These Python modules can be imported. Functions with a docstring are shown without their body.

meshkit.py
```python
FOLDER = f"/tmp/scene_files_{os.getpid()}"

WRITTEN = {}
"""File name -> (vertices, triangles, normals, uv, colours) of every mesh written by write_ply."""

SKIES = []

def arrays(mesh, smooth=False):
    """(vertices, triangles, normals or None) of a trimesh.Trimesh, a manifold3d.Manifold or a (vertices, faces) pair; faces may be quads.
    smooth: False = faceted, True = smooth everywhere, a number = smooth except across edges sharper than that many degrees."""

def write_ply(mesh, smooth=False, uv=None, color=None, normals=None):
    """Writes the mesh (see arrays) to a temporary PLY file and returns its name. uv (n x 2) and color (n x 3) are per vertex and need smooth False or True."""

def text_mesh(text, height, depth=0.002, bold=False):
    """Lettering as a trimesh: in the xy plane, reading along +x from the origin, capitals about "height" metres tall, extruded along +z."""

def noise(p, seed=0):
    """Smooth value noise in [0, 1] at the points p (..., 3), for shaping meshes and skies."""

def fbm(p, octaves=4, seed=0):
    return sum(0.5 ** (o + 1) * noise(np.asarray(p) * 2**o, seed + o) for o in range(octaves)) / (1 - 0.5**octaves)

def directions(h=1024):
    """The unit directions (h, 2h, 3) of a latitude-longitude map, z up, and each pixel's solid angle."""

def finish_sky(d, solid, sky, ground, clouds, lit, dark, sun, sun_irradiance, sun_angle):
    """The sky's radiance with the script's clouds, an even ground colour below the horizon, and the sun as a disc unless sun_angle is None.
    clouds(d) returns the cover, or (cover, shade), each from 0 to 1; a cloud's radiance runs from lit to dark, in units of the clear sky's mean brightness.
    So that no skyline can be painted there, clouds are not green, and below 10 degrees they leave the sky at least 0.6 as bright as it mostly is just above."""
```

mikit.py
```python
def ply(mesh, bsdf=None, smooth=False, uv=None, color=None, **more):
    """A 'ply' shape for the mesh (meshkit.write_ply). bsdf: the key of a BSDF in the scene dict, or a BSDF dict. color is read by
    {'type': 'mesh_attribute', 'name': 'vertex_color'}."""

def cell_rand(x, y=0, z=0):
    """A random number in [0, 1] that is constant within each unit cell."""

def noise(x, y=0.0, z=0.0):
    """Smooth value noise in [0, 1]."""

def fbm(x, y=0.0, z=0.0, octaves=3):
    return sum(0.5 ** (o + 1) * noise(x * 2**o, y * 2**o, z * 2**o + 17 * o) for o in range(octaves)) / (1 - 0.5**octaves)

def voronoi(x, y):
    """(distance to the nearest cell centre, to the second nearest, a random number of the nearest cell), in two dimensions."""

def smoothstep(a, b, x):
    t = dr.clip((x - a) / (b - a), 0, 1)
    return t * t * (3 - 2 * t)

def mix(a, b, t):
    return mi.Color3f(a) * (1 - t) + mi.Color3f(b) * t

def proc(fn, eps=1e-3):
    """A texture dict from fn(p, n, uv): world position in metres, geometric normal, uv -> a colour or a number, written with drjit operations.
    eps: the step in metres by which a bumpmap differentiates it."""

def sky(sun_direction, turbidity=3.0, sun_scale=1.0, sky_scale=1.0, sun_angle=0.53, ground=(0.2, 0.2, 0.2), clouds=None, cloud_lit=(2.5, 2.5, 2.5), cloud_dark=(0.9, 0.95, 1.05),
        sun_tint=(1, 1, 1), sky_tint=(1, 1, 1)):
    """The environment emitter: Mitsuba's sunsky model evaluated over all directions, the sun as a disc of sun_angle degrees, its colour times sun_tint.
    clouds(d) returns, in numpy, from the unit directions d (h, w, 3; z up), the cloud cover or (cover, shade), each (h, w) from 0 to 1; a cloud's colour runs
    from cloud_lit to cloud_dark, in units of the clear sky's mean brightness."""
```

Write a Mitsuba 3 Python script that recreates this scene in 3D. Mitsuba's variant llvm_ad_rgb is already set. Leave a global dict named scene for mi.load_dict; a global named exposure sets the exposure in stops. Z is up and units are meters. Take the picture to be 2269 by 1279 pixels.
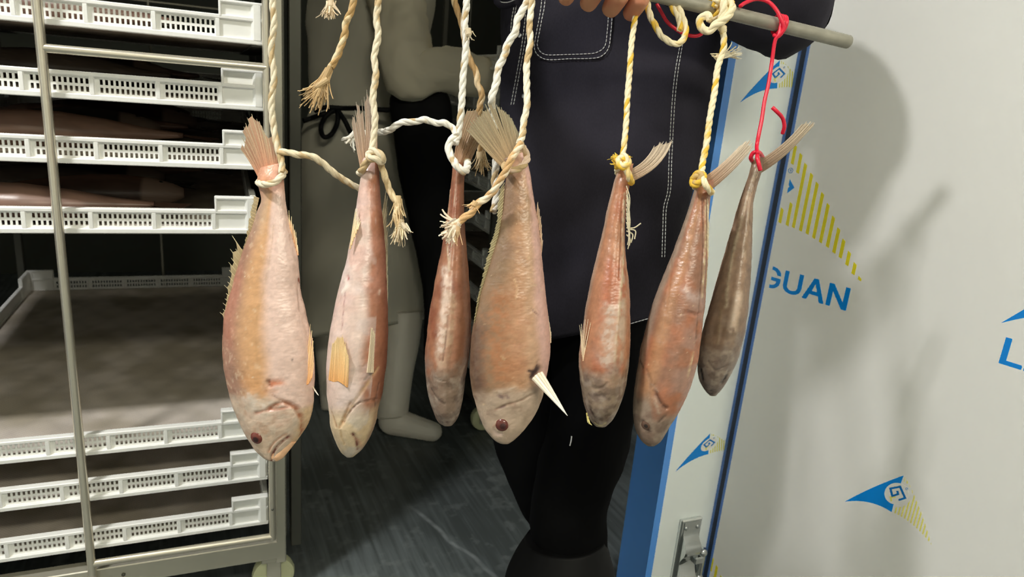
import math
import numpy as np
import trimesh
import manifold3d as m3
import drjit as dr
import mitsuba as mi
import mikit
import meshkit
from mikit import noise, fbm, voronoi, smoothstep, mix, proc

# ------------------------------------------------------------------ camera, light, exposure
T = mi.ScalarTransform4f
scene, labels = {}, {}
W, H, FPX = 2269, 1279, 1540.0
PITCH, ROLL, YAW = math.radians(15.9), math.radians(4.96), math.radians(23.0)
EYE = np.array([0.0, 0.0, 1.22])
FWD = np.array([math.sin(YAW) * math.cos(PITCH), math.cos(YAW) * math.cos(PITCH), -math.sin(PITCH)])
R0 = np.array([math.cos(YAW), -math.sin(YAW), 0.0])
U0 = np.cross(R0, FWD)
RIGHT = math.cos(ROLL) * R0 + math.sin(ROLL) * U0
UP = math.cos(ROLL) * U0 - math.sin(ROLL) * R0
scene['camera'] = {'type': 'thinlens', 'aperture_radius': 0.0016, 'focus_distance': 0.98, 'fov': math.degrees(2 * math.atan(W / 2 / FPX)), 'fov_axis': 'x', 'near_clip': 0.02, 'far_clip': 50.0,
                   'to_world': T().look_at(origin=EYE.tolist(), target=(EYE + FWD).tolist(), up=UP.tolist())}
exposure = 0.92
LAMP_MAIN, LAMP_BACK, LAMP_ROOM = 196.0, 18.5, 3.0
# lamps: (name, centre, size x, size y, radiance, label)
LAMPS = [('ceiling_lamp', (-0.90, 0.75, 2.60), 0.24, 0.14, LAMP_MAIN, 'white rectangular ceiling lamp above the doorway'),
         ('ceiling_lamp_001', (0.35, -1.00, 2.66), 1.0, 0.4, LAMP_BACK, 'large white ceiling panel lamp over the corridor behind the camera'),
         ('ceiling_lamp_002', (0.42, 3.05, 2.36), 0.6, 0.2, LAMP_ROOM, 'dim ceiling lamp inside the cold room')]


# ------------------------------------------------------------------ helpers
def at(x, y, d):
    """The point that stands d metres deep where the photograph's pixel (x, y) looks."""
    return EYE + d * (FWD + RIGHT * ((x - W / 2) / FPX) - UP * ((y - H / 2) / FPX))


def atY(x, y, Y):
    r = at(x, y, 1.0) - EYE
    return EYE + r * (Y - EYE[1]) / r[1]


def lin(c):
    c = np.asarray(c, float) / 255.0
    return np.where(c < 0.04045, c / 12.92, ((c + 0.055) / 1.055) ** 2.4)


def rgb(*c):
    return {'type': 'rgb', 'value': lin(c).tolist()}


def tag(key, label=None, cat=None, group=None, kind=None):
    d = labels.setdefault(key, {})
    for k, v in (('label', label), ('category', cat), ('group', group), ('kind', kind)):
        if v:
            d[k] = v
    return key


def numbered(name):
    used = lambda n: n in scene or n in labels or any(k.startswith(n + '__') for k in scene)
    if not used(name):
        return name
    i = 1
    while used(f'{name}_{i:03d}'):
        i += 1
    return f'{name}_{i:03d}'


def thing(name, label, cat, group=None):
    return tag(numbered(name), label, cat, group)


def obj(name, mesh, bsdf, parent=None, smooth=False, **kw):
    key = numbered((parent + '__' if parent else '') + name)
    scene[key] = mesh if isinstance(mesh, dict) else mikit.ply(mesh, bsdf, smooth, **kw)
    return key


def struct(name, mesh, bsdf, label=None, smooth=False, **kw):
    key = obj(name, mesh, bsdf, None, smooth, **kw)
    return tag(key, label, None, None, 'structure')


def box(x0, x1, y0, y1, z0, z1):
    return trimesh.creation.box(bounds=[[min(x0, x1), min(y0, y1), min(z0, z1)], [max(x0, x1), max(y0, y1), max(z0, z1)]])


def join(ms):
    return trimesh.util.concatenate([m for m in ms])


def bevel(m, r):
    """A box with chamfered edges, as the hull of its inset corners."""
    b = m.bounds
    pts = []
    for sx in (0, 1):
        for sy in (0, 1):
            for sz in (0, 1):
                p = np.array([b[sx][0], b[sy][1], b[sz][2]])
                s = np.array([1 - 2 * sx, 1 - 2 * sy, 1 - 2 * sz]) * r
                for k in range(3):
                    q = p + s
                    q[k] = p[k]
                    pts.append(q)
    return trimesh.convex.convex_hull(np.array(pts))


def bbox(x0, x1, y0, y1, z0, z1, r=0.002):
    return bevel(box(x0, x1, y0, y1, z0, z1), r)


def spline(pts, n):
    """Centripetal-ish Catmull-Rom through the points (any width), n samples evenly along it."""
    p = np.asarray(pts, float)
    if len(p) == 2:
        return p[0] + (p[1] - p[0]) * np.linspace(0, 1, n)[:, None]
    q = np.vstack([2 * p[0] - p[1], p, 2 * p[-1] - p[-2]])
    out = []
    for i in range(1, len(q) - 2):
        t = np.linspace(0, 1, 24, endpoint=False)[:, None]
        a, b, c, d = q[i - 1:i + 3]
        out.append(0.5 * (2 * b + (c - a) * t + (2 * a - 5 * b + 4 * c - d) * t ** 2 + (3 * b - a - 3 * c + d) * t ** 3))
    out = np.vstack(out + [p[-1:]])
    s = np.r_[0, np.cumsum(np.linalg.norm(np.diff(out[:, :3], axis=0), axis=1))]
    u = np.linspace(0, s[-1], n)
    return np.stack([np.interp(u, s, out[:, k]) for k in range(p.shape[1])], 1)


def frames(c):
    t = np.gradient(c, axis=0)
    t /= np.linalg.norm(t, axis=1, keepdims=True) + 1e-12
    a = np.cross(t[0], [0.31, 0.2, 0.93])
    n = [a / np.linalg.norm(a)]
    for i in range(1, len(c)):
        v = n[-1] - t[i] * (n[-1] @ t[i])
        n.append(v / np.linalg.norm(v))
    n = np.array(n)
    return t, n, np.cross(t, n)


def tube(c, r, k=8):
    """Closed tube round the samples c with radii r."""
    c = np.asarray(c, float)
    r = np.broadcast_to(np.asarray(r, float), (len(c),))
    _, n, b = frames(c)
    a = np.linspace(0, 2 * np.pi, k, endpoint=False)
    v = c[:, None] + r[:, None, None] * (n[:, None] * np.cos(a)[None, :, None] + b[:, None] * np.sin(a)[None, :, None])
    return grid_mesh(v)


def grid_mesh(v):
    """Closed mesh of rings v (rows, around, 3) with fan caps."""
    r, k = v.shape[:2]
    i = np.arange(r - 1)[:, None] * k
    j = np.arange(k)[None]
    a, b = i + j, i + (j + 1) % k
    f = np.concatenate([np.stack([a, b, b + k], -1).reshape(-1, 3), np.stack([a, b + k, a + k], -1).reshape(-1, 3)])
    n = r * k
    j = np.arange(k)
    f = np.vstack([f, np.stack([(j + 1) % k, j, np.full(k, n)], 1), np.stack([(r - 1) * k + j, (r - 1) * k + (j + 1) % k, np.full(k, n + 1)], 1)])
    return trimesh.Trimesh(np.vstack([v.reshape(-1, 3), v[0].mean(0), v[-1].mean(0)]), f, process=False)


def pipe(p0, p1, r, k=14):
    return tube(np.linspace(p0, p1, 2), r, k)


def loft(st, ratio, n=60, k=48, front=1.0, back=1.0, power=1.0):
    """A body through stations (xl, yl, xr, yr, depth): the left and right outline of the thing at that depth; ratio = depth half-extent over
    half-width (number or one per station). Returns rings, and per ring centre, half-width vector and depth vector."""
    st = np.asarray(st, float)
    L = np.array([at(a[0], a[1], a[4]) for a in st])
    Rr = np.array([at(a[2], a[3], a[4]) for a in st])
    ra = np.broadcast_to(np.asarray(ratio, float), (len(st),))
    data = spline(np.hstack([(L + Rr) / 2, (Rr - L) / 2, ra[:, None]]), n)
    c, w, ra = data[:, :3], data[:, 3:6], data[:, 6]
    t = np.gradient(c, axis=0)
    t /= np.linalg.norm(t, axis=1, keepdims=True)
    d = np.cross(t, w)
    d /= np.linalg.norm(d, axis=1, keepdims=True)
    d *= np.sign(-(d @ FWD))[:, None]
    hw = np.linalg.norm(w, axis=1)
    d = d * (hw * ra)[:, None]
    a = np.linspace(0, 2 * np.pi, k, endpoint=False)
    ca, sa = np.cos(a), np.sin(a)
    if power != 1.0:
        ca, sa = np.sign(ca) * np.abs(ca) ** power, np.sign(sa) * np.abs(sa) ** power
    sf = np.where(sa > 0, front, back)
    v = c[:, None] + w[:, None] * ca[None, :, None] + d[:, None] * (sa * sf)[None, :, None]
    return v, c, w, d


def wrinkle(v, amp, freq, seed=0, stretch=(1, 1, 1)):
    """Pushes rings in and out from their centres by noise."""
    c = v.mean(1, keepdims=True)
    o = v - c
    o = o / (np.linalg.norm(o, axis=2, keepdims=True) + 1e-9)
    nn = meshkit.fbm(v * np.array(stretch) * freq, 3, seed) - 0.5
    return v + o * (nn * amp * 2)[..., None]


def cast(mesh, px):
    """Where the photograph's pixels meet the mesh: points and normals (first hit)."""
    tri = mesh.vertices[mesh.faces]
    e1, e2 = tri[:, 1] - tri[:, 0], tri[:, 2] - tri[:, 0]
    pts, nrm = [], []
    for x, y in px:
        d = at(x, y, 1.0) - EYE
        h = np.cross(d, e2)
        a = np.einsum('ij,ij->i', e1, h)
        a = np.where(np.abs(a) < 1e-14, 1e-14, a)
        s = EYE - tri[:, 0]
        u = np.einsum('ij,ij->i', s, h) / a
        q = np.cross(s, e1)
        vv = (q @ d) / a
        t = np.einsum('ij,ij->i', e2, q) / a
        ok = (u >= -1e-6) & (vv >= -1e-6) & (u + vv <= 1 + 1e-6) & (t > 0)
        if not ok.any():
            continue
        i = np.argmin(np.where(ok, t, 1e9))
        nn = np.cross(e1[i], e2[i])
        nn /= np.linalg.norm(nn) + 1e-15
        if nn @ d > 0:
            nn = -nn
        pts.append(EYE + d * t[i])
        nrm.append(nn)
    return np.array(pts), np.array(nrm)


def dense(px, step=6.0):
    px = np.asarray(px, float)
    n = max(3, int(np.linalg.norm(np.diff(px, axis=0), axis=1).sum() / step))
    return spline(px, n)


def seg_dist(p, line):
    """Distance of the points p to a polyline."""
    d = np.full(len(p), 9.0)
    for a, b in zip(line[:-1], line[1:]):
        ab = b - a
        t = np.clip(((p - a) @ ab) / (ab @ ab + 1e-15), 0, 1)
        d = np.minimum(d, np.linalg.norm(p - a - t[:, None] * ab, axis=1))
    return d


def mixc(a, b, t):
    t = np.clip(t, 0, 1)[..., None]
    return a * (1 - t) + b * t


def sst(a, b, x):
    t = np.clip((x - a) / (b - a), 0, 1)
    return t * t * (3 - 2 * t)


rng = np.random.default_rng(7)
VC = {'type': 'mesh_attribute', 'name': 'vertex_color'}


def mat(key, **kw):
    scene[key] = {'type': 'twosided', 'bsdf': {'type': 'principled', **kw}}
    return key


def bumped(key, fn, scale, eps=1e-3, **kw):
    scene[key] = {'type': 'twosided', 'bsdf': {'type': 'bumpmap', 'arbitrary': proc(fn, eps), 'scale': scale, 'bsdf': {'type': 'principled', **kw}}}
    return key


# ------------------------------------------------------------------ materials
mat('plastic_white', base_color=rgb(236, 236, 232), roughness=0.38, specular=0.5)
mat('steel', base_color=rgb(224, 216, 196), metallic=0.75, roughness=0.26)
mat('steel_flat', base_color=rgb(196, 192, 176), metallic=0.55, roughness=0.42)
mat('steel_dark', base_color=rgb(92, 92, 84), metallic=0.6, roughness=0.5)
mat('chrome', base_color=rgb(215, 218, 218), metallic=1.0, roughness=0.08)
mat('rod_steel', base_color=proc(lambda p, n, uv: mix(mi.Color3f(*lin((176, 172, 158)).tolist()), mi.Color3f(*lin((140, 137, 124)).tolist()), fbm(p.x * 60, p.y * 60, p.z * 60, 3))), metallic=0.35, roughness=0.5)
mat('panel_film', base_color=rgb(232, 231, 228), roughness=0.33, specular=0.45)
mat('panel_strip', base_color=rgb(238, 244, 244), roughness=0.16, specular=0.7)
mat('wall_white', base_color=rgb(228, 228, 224), roughness=0.6)
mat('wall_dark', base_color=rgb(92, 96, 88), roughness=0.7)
mat('ceiling_white', base_color=rgb(225, 225, 222), roughness=0.8)
mat('blue_profile', base_color=rgb(92, 156, 240), roughness=0.32, specular=0.5)
mat('blue_edge', base_color=rgb(84, 122, 190), roughness=0.35)
mat('navy_gasket', base_color=rgb(26, 40, 62), roughness=0.45)
mat('print_blue', base_color=rgb(0, 132, 222), roughness=0.35)
mat('print_blue_deep', base_color=rgb(8, 112, 190), roughness=0.35)
mat('print_yellow', base_color=rgb(222, 212, 40), roughness=0.4)
mat('print_yellow_pale', base_color=rgb(226, 222, 120), roughness=0.4)
mat('print_white', base_color=rgb(232, 231, 228), roughness=0.4)
mat('rubber_pale', base_color=rgb(206, 208, 168), roughness=0.5)
mat('boot_white', base_color=rgb(238, 231, 216), roughness=0.4)
mat('boot_black', base_color=rgb(6, 6, 7), roughness=0.6, specular=0.2)
mat('thread', base_color=rgb(196, 196, 196), roughness=0.8)
mat('rivet', base_color=rgb(215, 215, 215), metallic=0.8, roughness=0.25)
mat('apron_black', base_color=rgb(12, 12, 13), roughness=0.6, specular=0.2)
mat('cloth_grey', base_color=rgb(204, 199, 182), roughness=0.9)
mat('cloth_sleeve', base_color=rgb(232, 222, 196), roughness=0.9)
mat('skin', base_color=VC, roughness=0.5, specular=0.4)
mat('hair', base_color=rgb(24, 20, 18), roughness=0.6)
mat('rope_fibre', base_color=VC, roughness=0.75, sheen=0.3)
mat('wire_red', base_color=rgb(226, 36, 62), roughness=0.3, specular=0.5)
mat('fin', base_color=VC, roughness=0.45, specular=0.4)
mat('eye_wet', base_color=VC, roughness=0.15, clearcoat=0.6)
mat('black_soft', base_color=rgb(14, 14, 15), roughness=0.7)


def cloth(dark, light, f):
    def fn(p, n, uv):
        a = fbm(p.x * 7, p.y * 7, p.z * 4, 3)
        b = noise(p.x * 900, p.y * 900, p.z * 300)
        return mix(mi.Color3f(*lin(dark).tolist()), mi.Color3f(*lin(light).tolist()), smoothstep(0.30, 0.72, a) * f + 0.25 * b)
    return proc(fn)


mat('denim', base_color=cloth((16, 14, 20), (44, 42, 52), 0.95), roughness=0.9, specular=0.2, sheen=0.2)
mat('trouser', base_color=cloth((4, 4, 5), (12, 12, 13), 0.8), roughness=0.95, specular=0.08)


def floor_col(p, n, uv):
    u, v = p.x * 0.05 - p.y, p.x + p.y * 0.05
    a = fbm(p.x * 3, p.y * 3, 0, 4)
    streak = fbm(u * 5, v * 90, 3, 4)
    scuff = smoothstep(0.55, 0.85, fbm(p.x * 34, p.y * 34, 9, 3))
    c = mix(mi.Color3f(*lin((72, 78, 78)).tolist()), mi.Color3f(*lin((116, 124, 126)).tolist()), smoothstep(0.25, 0.8, a * 0.62 + streak * 0.38))
    c = mix(c, mi.Color3f(*lin((132, 138, 138)).tolist()), scuff * 0.30)
    # a worn pale scratch crossing the paint
    d = dr.abs((p.x - 0.473) * 0.93 + (p.y - 1.775) * 0.37 + 0.016 * (noise(p.y * 14, 2, 1) - 0.5))
    along = (p.y - 1.775) * -0.93 + (p.x - 0.473) * 0.37
    return mix(c, mi.Color3f(*lin((158, 164, 166)).tolist()), smoothstep(0.010, 0.002, d) * 0.5 * smoothstep(-0.02, 0.05, along) * (0.35 + 0.65 * noise(p.x * 60, p.y * 60, 1)))


bumped('floor_paint', lambda p, n, uv: fbm((p.x + p.y * 0.05) * 90, (p.y - p.x * 0.05) * 6, 0, 3), 0.0010, 2e-3, base_color=proc(floor_col), roughness=0.42, specular=0.35)


def net_col(p, n, uv):
    s = 420.0
    a = dr.abs(dr.sin((p.x + p.y) * s)) * dr.abs(dr.sin((p.x - p.y) * s))
    m = smoothstep(0.25, 0.75, fbm(p.x * 8 + p.y * 5, p.y * 9 - p.x * 4, 2, 3))
    base = mix(mi.Color3f(*lin((172, 162, 146)).tolist()), mi.Color3f(*lin((208, 198, 188)).tolist()), m)
    q = dr.abs(dr.sin((p.x + p.y * 0.6) * 36)) * 0.5 + dr.abs(dr.sin((p.x - p.y * 0.6) * 36)) * 0.5
    return base * (0.80 + 0.16 * q - 0.22 * a * 0.6)


mat('net_floor', base_color=proc(net_col), roughness=0.6)
mat('fish_dim', base_color=VC, roughness=0.35, specular=0.5)


def scale_bump(p, n, uv):
    u, v = uv.x / 0.0042, uv.y / 0.0036
    f1, f2, _ = voronoi(u, v)
    return 0.35 * (1 - f1) + 0.4 * fbm(uv.x * 160, uv.y * 90, 1, 3)


bumped('fish_skin', scale_bump, 0.0007, 4e-4, base_color=VC, roughness=0.36, specular=0.5, clearcoat=0.25, clearcoat_gloss=0.75)

# ------------------------------------------------------------------ lamps
mat('lamp_frame', base_color=rgb(230, 230, 230), roughness=0.5)
for name, (cx, cy, cz), sx, sy, rad, text in LAMPS:
    tint = (1.0, 0.985, 0.95) if cy == 0.75 else (1.0, 0.95, 0.76)
    k = thing(name.split('_0')[0], text, 'lamp')
    top = cz + 0.04
    obj('housing', bbox(cx - sx / 2 - 0.02, cx + sx / 2 + 0.02, cy - sy / 2 - 0.02, cy + sy / 2 + 0.02, cz + 0.004, top), 'lamp_frame', k)
    v = np.array([[cx - sx / 2, cy - sy / 2, cz], [cx - sx / 2, cy + sy / 2, cz], [cx + sx / 2, cy + sy / 2, cz], [cx + sx / 2, cy - sy / 2, cz]])
    d = mikit.ply((v, np.array([[0, 1, 2], [0, 2, 3]])), 'lamp_frame')
    d['emitter'] = {'type': 'area', 'radiance': {'type': 'rgb', 'value': [rad * c for c in tint]}}
    scene[k + '__diffuser'] = d

# ------------------------------------------------------------------ setting
YW0, YW1 = 1.20, 1.31              # the wall with the doorway
XJ = 0.935                          # right side of the doorway
XL = -0.95                          # left side of the doorway
ZH = 2.12
CZ, RZ = 2.70, 2.40
struct('floor', box(-2.6, 3.2, -2.6, 4.6, -0.06, 0.0), 'floor_paint', 'dark painted floor with brushed scuff marks')
struct('wall_front', join([box(XJ + 0.0, 3.2, YW0, YW1, 0, CZ), box(-2.6, XL, YW0, YW1, 0, CZ), box(XL, XJ, YW0, YW1, ZH, CZ)]), 'panel_strip', 'white panel wall round the doorway')
struct('wall_behind', box(-2.6, 3.2, -2.6, -2.5, 0, CZ), 'wall_white')
struct('wall_left', box(-2.7, -2.6, -2.6, YW0, 0, CZ), 'wall_white')
struct('wall_right', box(3.2, 3.3, -2.6, YW0, 0, CZ), 'wall_white')
struct('ceiling', box(-2.6, 3.2, -2.6, YW0, CZ, CZ + 0.05), 'ceiling_white')
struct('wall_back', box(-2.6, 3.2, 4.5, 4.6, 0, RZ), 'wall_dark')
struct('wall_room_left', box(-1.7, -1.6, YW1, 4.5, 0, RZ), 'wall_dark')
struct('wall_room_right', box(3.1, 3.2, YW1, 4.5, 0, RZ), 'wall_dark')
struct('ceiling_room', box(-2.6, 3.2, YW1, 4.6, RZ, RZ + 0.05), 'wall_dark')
# blue profile lining the doorway's right side, and its thin front lip
struct('trim_1', join([box(XJ - 0.006, XJ + 0.001, YW0 - 0.004, YW1 + 0.004, 0, ZH), box(XJ - 0.006, XJ + 0.012, YW0 - 0.006, YW0, 0, ZH)]), 'blue_profile', 'blue profile lining the right side of the doorway')
struct('trim_2', join([box(XL, XL + 0.006, YW0 - 0.004, YW1 + 0.004, 0, ZH), box(XL, XJ, YW0 - 0.004, YW1 + 0.004, ZH - 0.006, ZH)]), 'blue_profile')

# ---- printed film: emblem, stripes and lettering, as thin raised print on a plane given by origin, right and up
from shapely.geometry import Polygon, Point, LineString
from shapely import affinity
from shapely.ops import unary_union


def lay(shape, o, ex, ez, lift=0.0, depth=0.0004):
    en = np.cross(ex, ez)           # towards the viewer
    polys = [g for g in getattr(shape, 'geoms', [shape]) if isinstance(g, Polygon) and g.area > 1e-9]
    m = join([trimesh.creation.extrude_polygon(g, depth, engine='earcut') for g in polys])
    v = m.vertices
    return trimesh.Trimesh(o + v[:, :1] * ex + v[:, 1:2] * ez + (v[:, 2:3] + lift) * en, m.faces, process=False)


def bez(a, b, c, n=24):
    t = np.linspace(0, 1, n)[:, None]
    a, b, c = map(np.array, (a, b, c))
    return ((1 - t) ** 2 * a + 2 * t * (1 - t) * b + t * t * c).tolist()


def emblem_shapes(s, w=1.0):
    """Swoosh with a ringed spiral emblem, yellow stripes to its right; unit: height of the blue part = 1 before rotation; s scales."""
    blue = Polygon(bez((0, 0), (0.72, 0.52), (1.27, 0.96)) + bez((1.27, 0.96), (1.18, 0.3), (1.27, 0.10))[1:] + bez((1.24, -0.04), (0.75, 0.28), (0, 0))[1:])
    blue = Polygon(bez((0, 0), (0.55, 0.55), (1.25, 1.02)) + [(1.20, 0.28)] + bez((1.20, 0.02), (0.62, 0.26), (0, 0)))
    ring = Point(1.20, 0.52).buffer(0.285, 32)
    blue = blue.difference(ring)
    g = unary_union([LineString([(1.29, 0.50), (1.17, 0.44), (1.10, 0.57), (1.15, 0.59)]).buffer(0.001)])
    lines = [((1.20, 0.60), (1.24, 0.52), (1.12, 0.44), (1.03, 0.62), (1.24, 0.72), (1.42, 0.46), (1.29, 0.37))]
    g = unary_union([LineString(p).buffer(0.026, cap_style='flat', join_style='mitre') for p in lines])
    ell = LineString([(1.13, 0.30), (1.09, 0.40), (1.20, 0.43)]).buffer(0.022, cap_style='flat', join_style='mitre')
    mark = Point(1.40, 0.70).buffer(0.03).difference(Point(1.40, 0.70).buffer(0.018))
    tri = Polygon([(1.30, 0.98)] + bez((1.30, 0.98), (1.75, 0.45), (2.27, -0.55))[1:] + bez((2.27, -0.55), (1.75, -0.08), (1.24, 0.02))[1:]).buffer(0)
    tri = tri.difference(Point(1.20, 0.52).buffer(0.36, 32))
    stripes = unary_union([Polygon([(x, -1), (x + 0.035, -1), (x + 0.055, 2), (x + 0.02, 2)]) for x in np.arange(1.26, 2.3, 0.082)]).intersection(tri)
    return [affinity.affine_transform(q, [s * w, 0, 0.27 * s, s, 0, 0]) for q in (blue, ring, unary_union([g, mark]), ell, stripes)]


def emblem(parent, o, ex, ez, s, w=1.0, rot=0.0, pale=True, lift=0.0, clip=None):
    names = ('emblem', 'emblem_disc', 'emblem_letter', 'emblem_accent', 'emblem_stripes')
    mats = ('print_blue', 'print_white', 'print_blue_deep', 'print_yellow_pale' if pale else 'print_yellow', 'print_yellow_pale' if pale else 'print_yellow')
    for nme, q, mt, z in zip(names, emblem_shapes(s, w), mats, (0, 0, 0.0003, 0.0003, 0)):
        if rot:
            q = affinity.rotate(q, rot, origin=(0, 0))
        if clip is not None:
            q = q.intersection(affinity.translate(clip, -o[0], -o[1]) if False else clip)
        if not q.is_empty:
            obj(nme, lay(q, o, ex, ez, lift + z), mt, parent)


def letters(parent, text, x0, x1, o, ex, ez, h, lift=0.0, cut=None):
    m = meshkit.text_mesh(text, h, 0.0004, True)
    b = m.bounds
    v = m.vertices.copy()
    v[:, 0] = x0 + (v[:, 0] - b[0][0]) * (x1 - x0) / (b[1][0] - b[0][0])
    v[:, 1] *= 1.0
    m = trimesh.Trimesh(v, m.faces, process=False)
    if cut is not None:
        man = m3.Manifold(m3.Mesh(v.astype(np.float32), m.faces.astype(np.uint32)))
        try:
            lo, hi = v.min(0) - 1, v.max(0) + 1
            lo[0] = cut
            keep = m3.Manifold.cube((hi - lo).tolist()).translate(lo.tolist())
            r = (man ^ keep).to_mesh()
            if len(r.tri_verts):
                m = trimesh.Trimesh(r.vert_properties[:, :3], r.tri_verts, process=False)
        except Exception:
            pass
    en = np.cross(ex, ez)
    v = m.vertices
    return obj('lettering', trimesh.Trimesh(o + v[:, :1] * ex + v[:, 1:2] * ez + (v[:, 2:3] + lift) * en, m.faces, process=False), 'print_blue', parent)


# ---- the wall strip right of the doorway carries two small emblems and a hinge
EX, EZ = np.array([1.0, 0, 0]), np.array([0, 0, 1.0])


def strip_pt(x, y):
    return atY(x, y, YW0 - 0.0005)


for tipx, tipy in ((1640, 227), (1497, 1045)):
    o = strip_pt(tipx, tipy)
    emblem('wall_front', o, EX, EZ, 0.055, 1.41, 10.0)

# ---- the open door leaf on the right: swung towards the camera
LH = np.array([1.108, 1.172, 0.0])                      # its edge beside the wall
LANG = math.radians(14.6)
LX = np.array([math.sin(LANG), -math.cos(LANG), 0.0])   # along the leaf, away from its edge
LN = np.cross(LX, EZ)                                    # face that the camera sees
LT = 0.05                                                # leaf thickness


def leaf_box(a0, a1, n0, n1, z0, z1, r=0.0):
    m = box(a0, a1, n0, n1, z0, z1) if r == 0 else bbox(a0, a1, n0, n1, z0, z1, r)
    v = m.vertices
    return trimesh.Trimesh(LH + v[:, :1] * LX + v[:, 1:2] * LN + v[:, 2:3] * EZ, m.faces, process=False)


def leaf_pt(x, y):
    r = at(x, y, 1.0) - EYE
    t = ((LH - EYE) @ LN) / (r @ LN)
    return EYE + r * t


door = 'door_1'
scene[door] = mikit.ply(leaf_box(0.0, 1.30, -LT, 0.0, 0.015, 2.1), 'panel_film')
tag(door, 'white printed cold room door leaf standing open on the right', None, None, 'structure')
obj('edge_strip', leaf_box(-0.027, -0.0165, -0.030, -0.004, 0.015, 2.1, 0.002), 'blue_edge', door)
obj('gasket', leaf_box(-0.017, -0.0045, -0.030, -0.001, 0.015, 2.1), 'navy_gasket', door)
obj('edge_strip', leaf_box(-0.0055, 0.0012, -0.030, 0.0012, 0.015, 2.1, 0.001), 'blue_edge', door)


def lc(x, y):
    p = leaf_pt(x, y) - LH
    return p @ LX, p[2]


def lo(a, z):
    return LH + a * LX + z * EZ


# small emblem low on the leaf
a, z = lc(1872, 1112)
emblem(door, lo(a, z), LX, EZ, 0.083, 0.91)
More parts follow.
